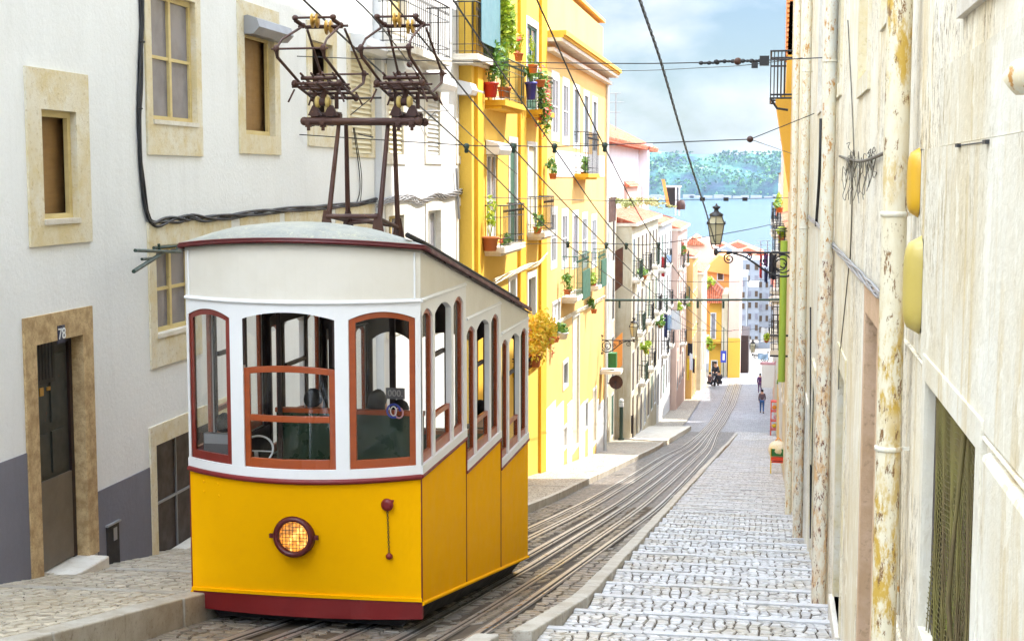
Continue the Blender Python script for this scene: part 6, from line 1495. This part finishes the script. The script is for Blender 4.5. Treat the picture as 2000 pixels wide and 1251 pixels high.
    skinned('body',V,E2,rr,skin,t,idx['pel'])
    # clothing grown a little wider over the same joints
    def garment(name,ks,es,grow,mat,trim=None):
        ii={k:i for i,k in enumerate(ks)}; vv=[W(*J[k]) for k in ks]; r_=[((Rr[k][0]+grow)*scale,(Rr[k][1]+grow)*scale) if isinstance(Rr[k],tuple) else ((Rr[k]+grow)*scale,)*2 for k in ks]
        skinned(name,vv,[(ii[a],ii[b]) for a,b in es],r_,mat,t)
    garment('jacket',['pel','spi','che','shl','shr','ell','elr','wrl','wrr'],[('pel','spi'),('spi','che'),('che','shl'),('che','shr'),('shl','ell'),('shr','elr'),('ell','wrl'),('elr','wrr')],.018,top)
    if not hidden_legs:
        garment('trousers',['pel','hpl','hpr','knl','knr','anl','anr'],[('pel','hpl'),('pel','hpr'),('hpl','knl'),('hpr','knr'),('knl','anl'),('knr','anr')],.014,legs)
        for s_ in ('l','r'):
            m=MB(); a=W(*J['an'+s_]); b=W(*J['to'+s_]); m.tube([a-Vector((0,0,.03*scale)),a+(b-a)*.5,b,b+(b-a)*.15],[.045*scale,.05*scale,.045*scale,.02*scale],8); m.build('shoe','cloth_dark',t)
    m=MB(); hx_=J['hd1']; c=W(hx_[0],hx_[1]-.02,hx_[2]-.005); random.seed(int(abs(loc.x*100)))
    m.ell(c,(.094*scale,.108*scale,.105*scale),14,10,0,.05)
    if long: m.tube([W(0,hx_[1]-.05,hx_[2]),W(0,hx_[1]-.085,hx_[2]-.12),W(0,hx_[1]-.09,hx_[2]-.26)],[.085*scale,.09*scale,.05*scale],10)
    m.build('hair',hair,t); return t
# passengers in the tram, backs towards the camera
def seatp(x,y,Y,label,**k):
    p=onY(x,y,Y) if Y>0 else onX(x,y,Y); person(label,(p.x,p.y,p.z-1.27-.02),k.pop('face',0),'sit',k.pop('top','cloth_dark'),k.pop('legs','cloth_jeans'),**k)
seatp(610,770,13.85,'dark-haired passenger in dark clothes seated behind the lowered middle window',top='cloth_dark')
seatp(736,772,13.85,'long-haired passenger behind the right front window',top='cloth_brown',long=True)
seatp(440,818,13.6,'person in a dark blue patterned top low behind the left front window',top='cloth_navy',face=.6)
seatp(786,790,14.3,'passenger at the right edge of the right front window, facing left',top='cloth_brown',face=1.2)
seatp(940,790,-3.62,'passenger by the second side window of the tram',top='cloth_dark',face=.4)
# pedestrians
g=onG(1488,807); person('person in a dark top and blue jeans walking down the right side of the street',(g.x,g.y,zg(g.y)+.02),0,'walk','cloth_brown','cloth_jeans',scale=1.0)
g=onG(1484,768); person('person in purple further down, half hidden behind the hanging board',(g.x,g.y,zg(g.y)+.02),0,'walk','cloth_purple','cloth_purple')
g=onG(1404,755); person('person in black crouching by the end of the street',(g.x,g.y,zg(g.y)+.02),.5,'crouch','cloth_dark','cloth_dark',scale=1.35)
g=onG(1386,755); person('person sitting low against the left house at the end of the street',(g.x,g.y,zg(g.y)+.02),-.8,'crouch','cloth_brown','cloth_dark',scale=1.2)
g=onG(1396,750); person('seated dark figure by the doorway of the yellow end house',(g.x,g.y+2,zg(g.y)+.02),3.0,'sit','cloth_dark','cloth_dark',scale=1.4)
# ------------------------------------------------------------------ light, sky, air
SUN=Vector((1.0,.80,1.75)).normalized()
elev=math.asin(SUN.z); az=math.atan2(SUN.x,SUN.y)
l=bpy.data.lights.new('sun','SUN'); l.energy=2.0; l.angle=R(.55); l.color=(1,.965,.91)
lo=bpy.data.objects.new('sun',l); COL.objects.link(lo); lo.rotation_euler=(-SUN).to_track_quat('-Z','Y').to_euler(); lo.location=(20,20,60)
w=bpy.data.worlds.new('World'); SC.world=w; w.use_nodes=True; t=w.node_tree; n=t.nodes; bg=n['Background']
sky=n.new('ShaderNodeTexSky'); sky.sky_type='NISHITA'; sky.sun_disc=False; sky.sun_elevation=elev; sky.sun_rotation=az; sky.altitude=30; sky.air_density=1.0; sky.dust_density=1.2; sky.ozone_density=1.0
tc=n.new('ShaderNodeTexCoord'); mp=n.new('ShaderNodeMapping'); mp.inputs['Scale'].default_value=(1,1,2.6); mp.inputs['Location'].default_value=(.35,.1,.25); t.links.new(tc.outputs['Generated'],mp.inputs[0])
nz=n.new('ShaderNodeTexNoise'); nz.inputs['Scale'].default_value=3.1; nz.inputs['Detail'].default_value=9; nz.inputs['Roughness'].default_value=.52; nz.inputs['Distortion'].default_value=.3; t.links.new(mp.outputs[0],nz.inputs[0])
rp=n.new('ShaderNodeValToRGB'); rp.color_ramp.elements[0].position=.46; rp.color_ramp.elements[1].position=.58; t.links.new(nz.outputs['Fac'],rp.inputs[0])
nz2=n.new('ShaderNodeTexNoise'); nz2.inputs['Scale'].default_value=6; nz2.inputs['Detail'].default_value=7; t.links.new(mp.outputs[0],nz2.inputs[0])
cl=n.new('ShaderNodeValToRGB'); cl.color_ramp.elements[0].color=(1.9,2.4,2.85,1); cl.color_ramp.elements[1].color=(2.7,2.75,2.8,1); cl.color_ramp.elements[0].position=.35; cl.color_ramp.elements[1].position=.6; t.links.new(nz2.outputs['Fac'],cl.inputs[0])
mx=n.new('ShaderNodeMix'); mx.data_type='RGBA'; t.links.new(rp.outputs[0],mx.inputs[0]); t.links.new(sky.outputs[0],mx.inputs[6]); t.links.new(cl.outputs[0],mx.inputs[7])
sp=n.new('ShaderNodeSeparateXYZ'); t.links.new(tc.outputs['Generated'],sp.inputs[0])
mr=n.new('ShaderNodeMapRange'); mr.inputs[1].default_value=.14; mr.inputs[2].default_value=.6; mr.inputs[3].default_value=1.; mr.inputs[4].default_value=6.2; t.links.new(sp.outputs[2],mr.inputs[0])  # clouds above the framed sky brightened to raise the ambient light
m2r=n.new('ShaderNodeMapRange'); m2r.inputs[1].default_value=.12; m2r.inputs[2].default_value=.5; m2r.inputs[3].default_value=.30; m2r.inputs[4].default_value=1.; t.links.new(sp.outputs[2],m2r.inputs[0])
ms=n.new('ShaderNodeMix'); ms.data_type='RGBA'; ms.blend_type='MULTIPLY'; ms.inputs[0].default_value=1; t.links.new(sky.outputs[0],ms.inputs[6]); t.links.new(m2r.outputs[0],ms.inputs[7]); mt_=n.new('ShaderNodeMix'); mt_.data_type='RGBA'; mt_.blend_type='MULTIPLY'; mt_.inputs[0].default_value=1; mt_.inputs[7].default_value=(.84,.94,1.04,1); t.links.new(ms.outputs[2],mt_.inputs[6]); t.links.new(mt_.outputs[2],mx.inputs[6])
mu=n.new('ShaderNodeMix'); mu.data_type='RGBA'; mu.blend_type='MULTIPLY'; mu.inputs[0].default_value=1; t.links.new(cl.outputs[0],mu.inputs[6]); t.links.new(mr.outputs[0],mu.inputs[7]); t.links.new(mu.outputs[2],mx.inputs[7])
m3=n.new('ShaderNodeMapRange'); m3.inputs[1].default_value=.35; m3.inputs[2].default_value=-.5; m3.inputs[3].default_value=1.; m3.inputs[4].default_value=2.3; t.links.new(sp.outputs[1],m3.inputs[0])
mz=n.new('ShaderNodeMix'); mz.data_type='RGBA'; mz.blend_type='MULTIPLY'; mz.inputs[0].default_value=1; t.links.new(mx.outputs[2],mz.inputs[6]); t.links.new(m3.outputs[0],mz.inputs[7])   # whole sky behind the camera boosted, added fill for the shaded tram front
t.links.new(mz.outputs[2],bg.inputs[0]); bg.inputs[1].default_value=.08
hm=bpy.data.materials.new('haze_air'); hm.use_nodes=True; ht=hm.node_tree; ht.nodes.remove(ht.nodes['Principled BSDF']); pv=ht.nodes.new('ShaderNodeVolumePrincipled'); pv.inputs['Color'].default_value=(.62,.80,1,1); pv.inputs['Density'].default_value=.00006; pv.inputs['Anisotropy'].default_value=.2; ht.links.new(pv.outputs[0],ht.nodes['Material Output'].inputs['Volume'])
hb=MB().box((-1500,-70,-44),(1500,3900,75)); M['haze']=hm; tag(hb.build('haze','haze'),'pale blue air over the river and the far cliff','haze',kind='stuff')
SC.view_settings.view_transform='Standard'; SC.view_settings.look='None'; SC.view_settings.exposure=2.43; SC.view_settings.gamma=1
SC.render.engine='CYCLES'; SC.cycles.max_bounces=7; SC.cycles.diffuse_bounces=5; SC.cycles.transparent_max_bounces=12; SC.cycles.caustics_reflective=False; SC.cycles.caustics_refractive=False
SC.cycles.sample_clamp_indirect=6; SC.cycles.volume_bounces=0
try: SC.cycles.use_denoising=True
except Exception: pass
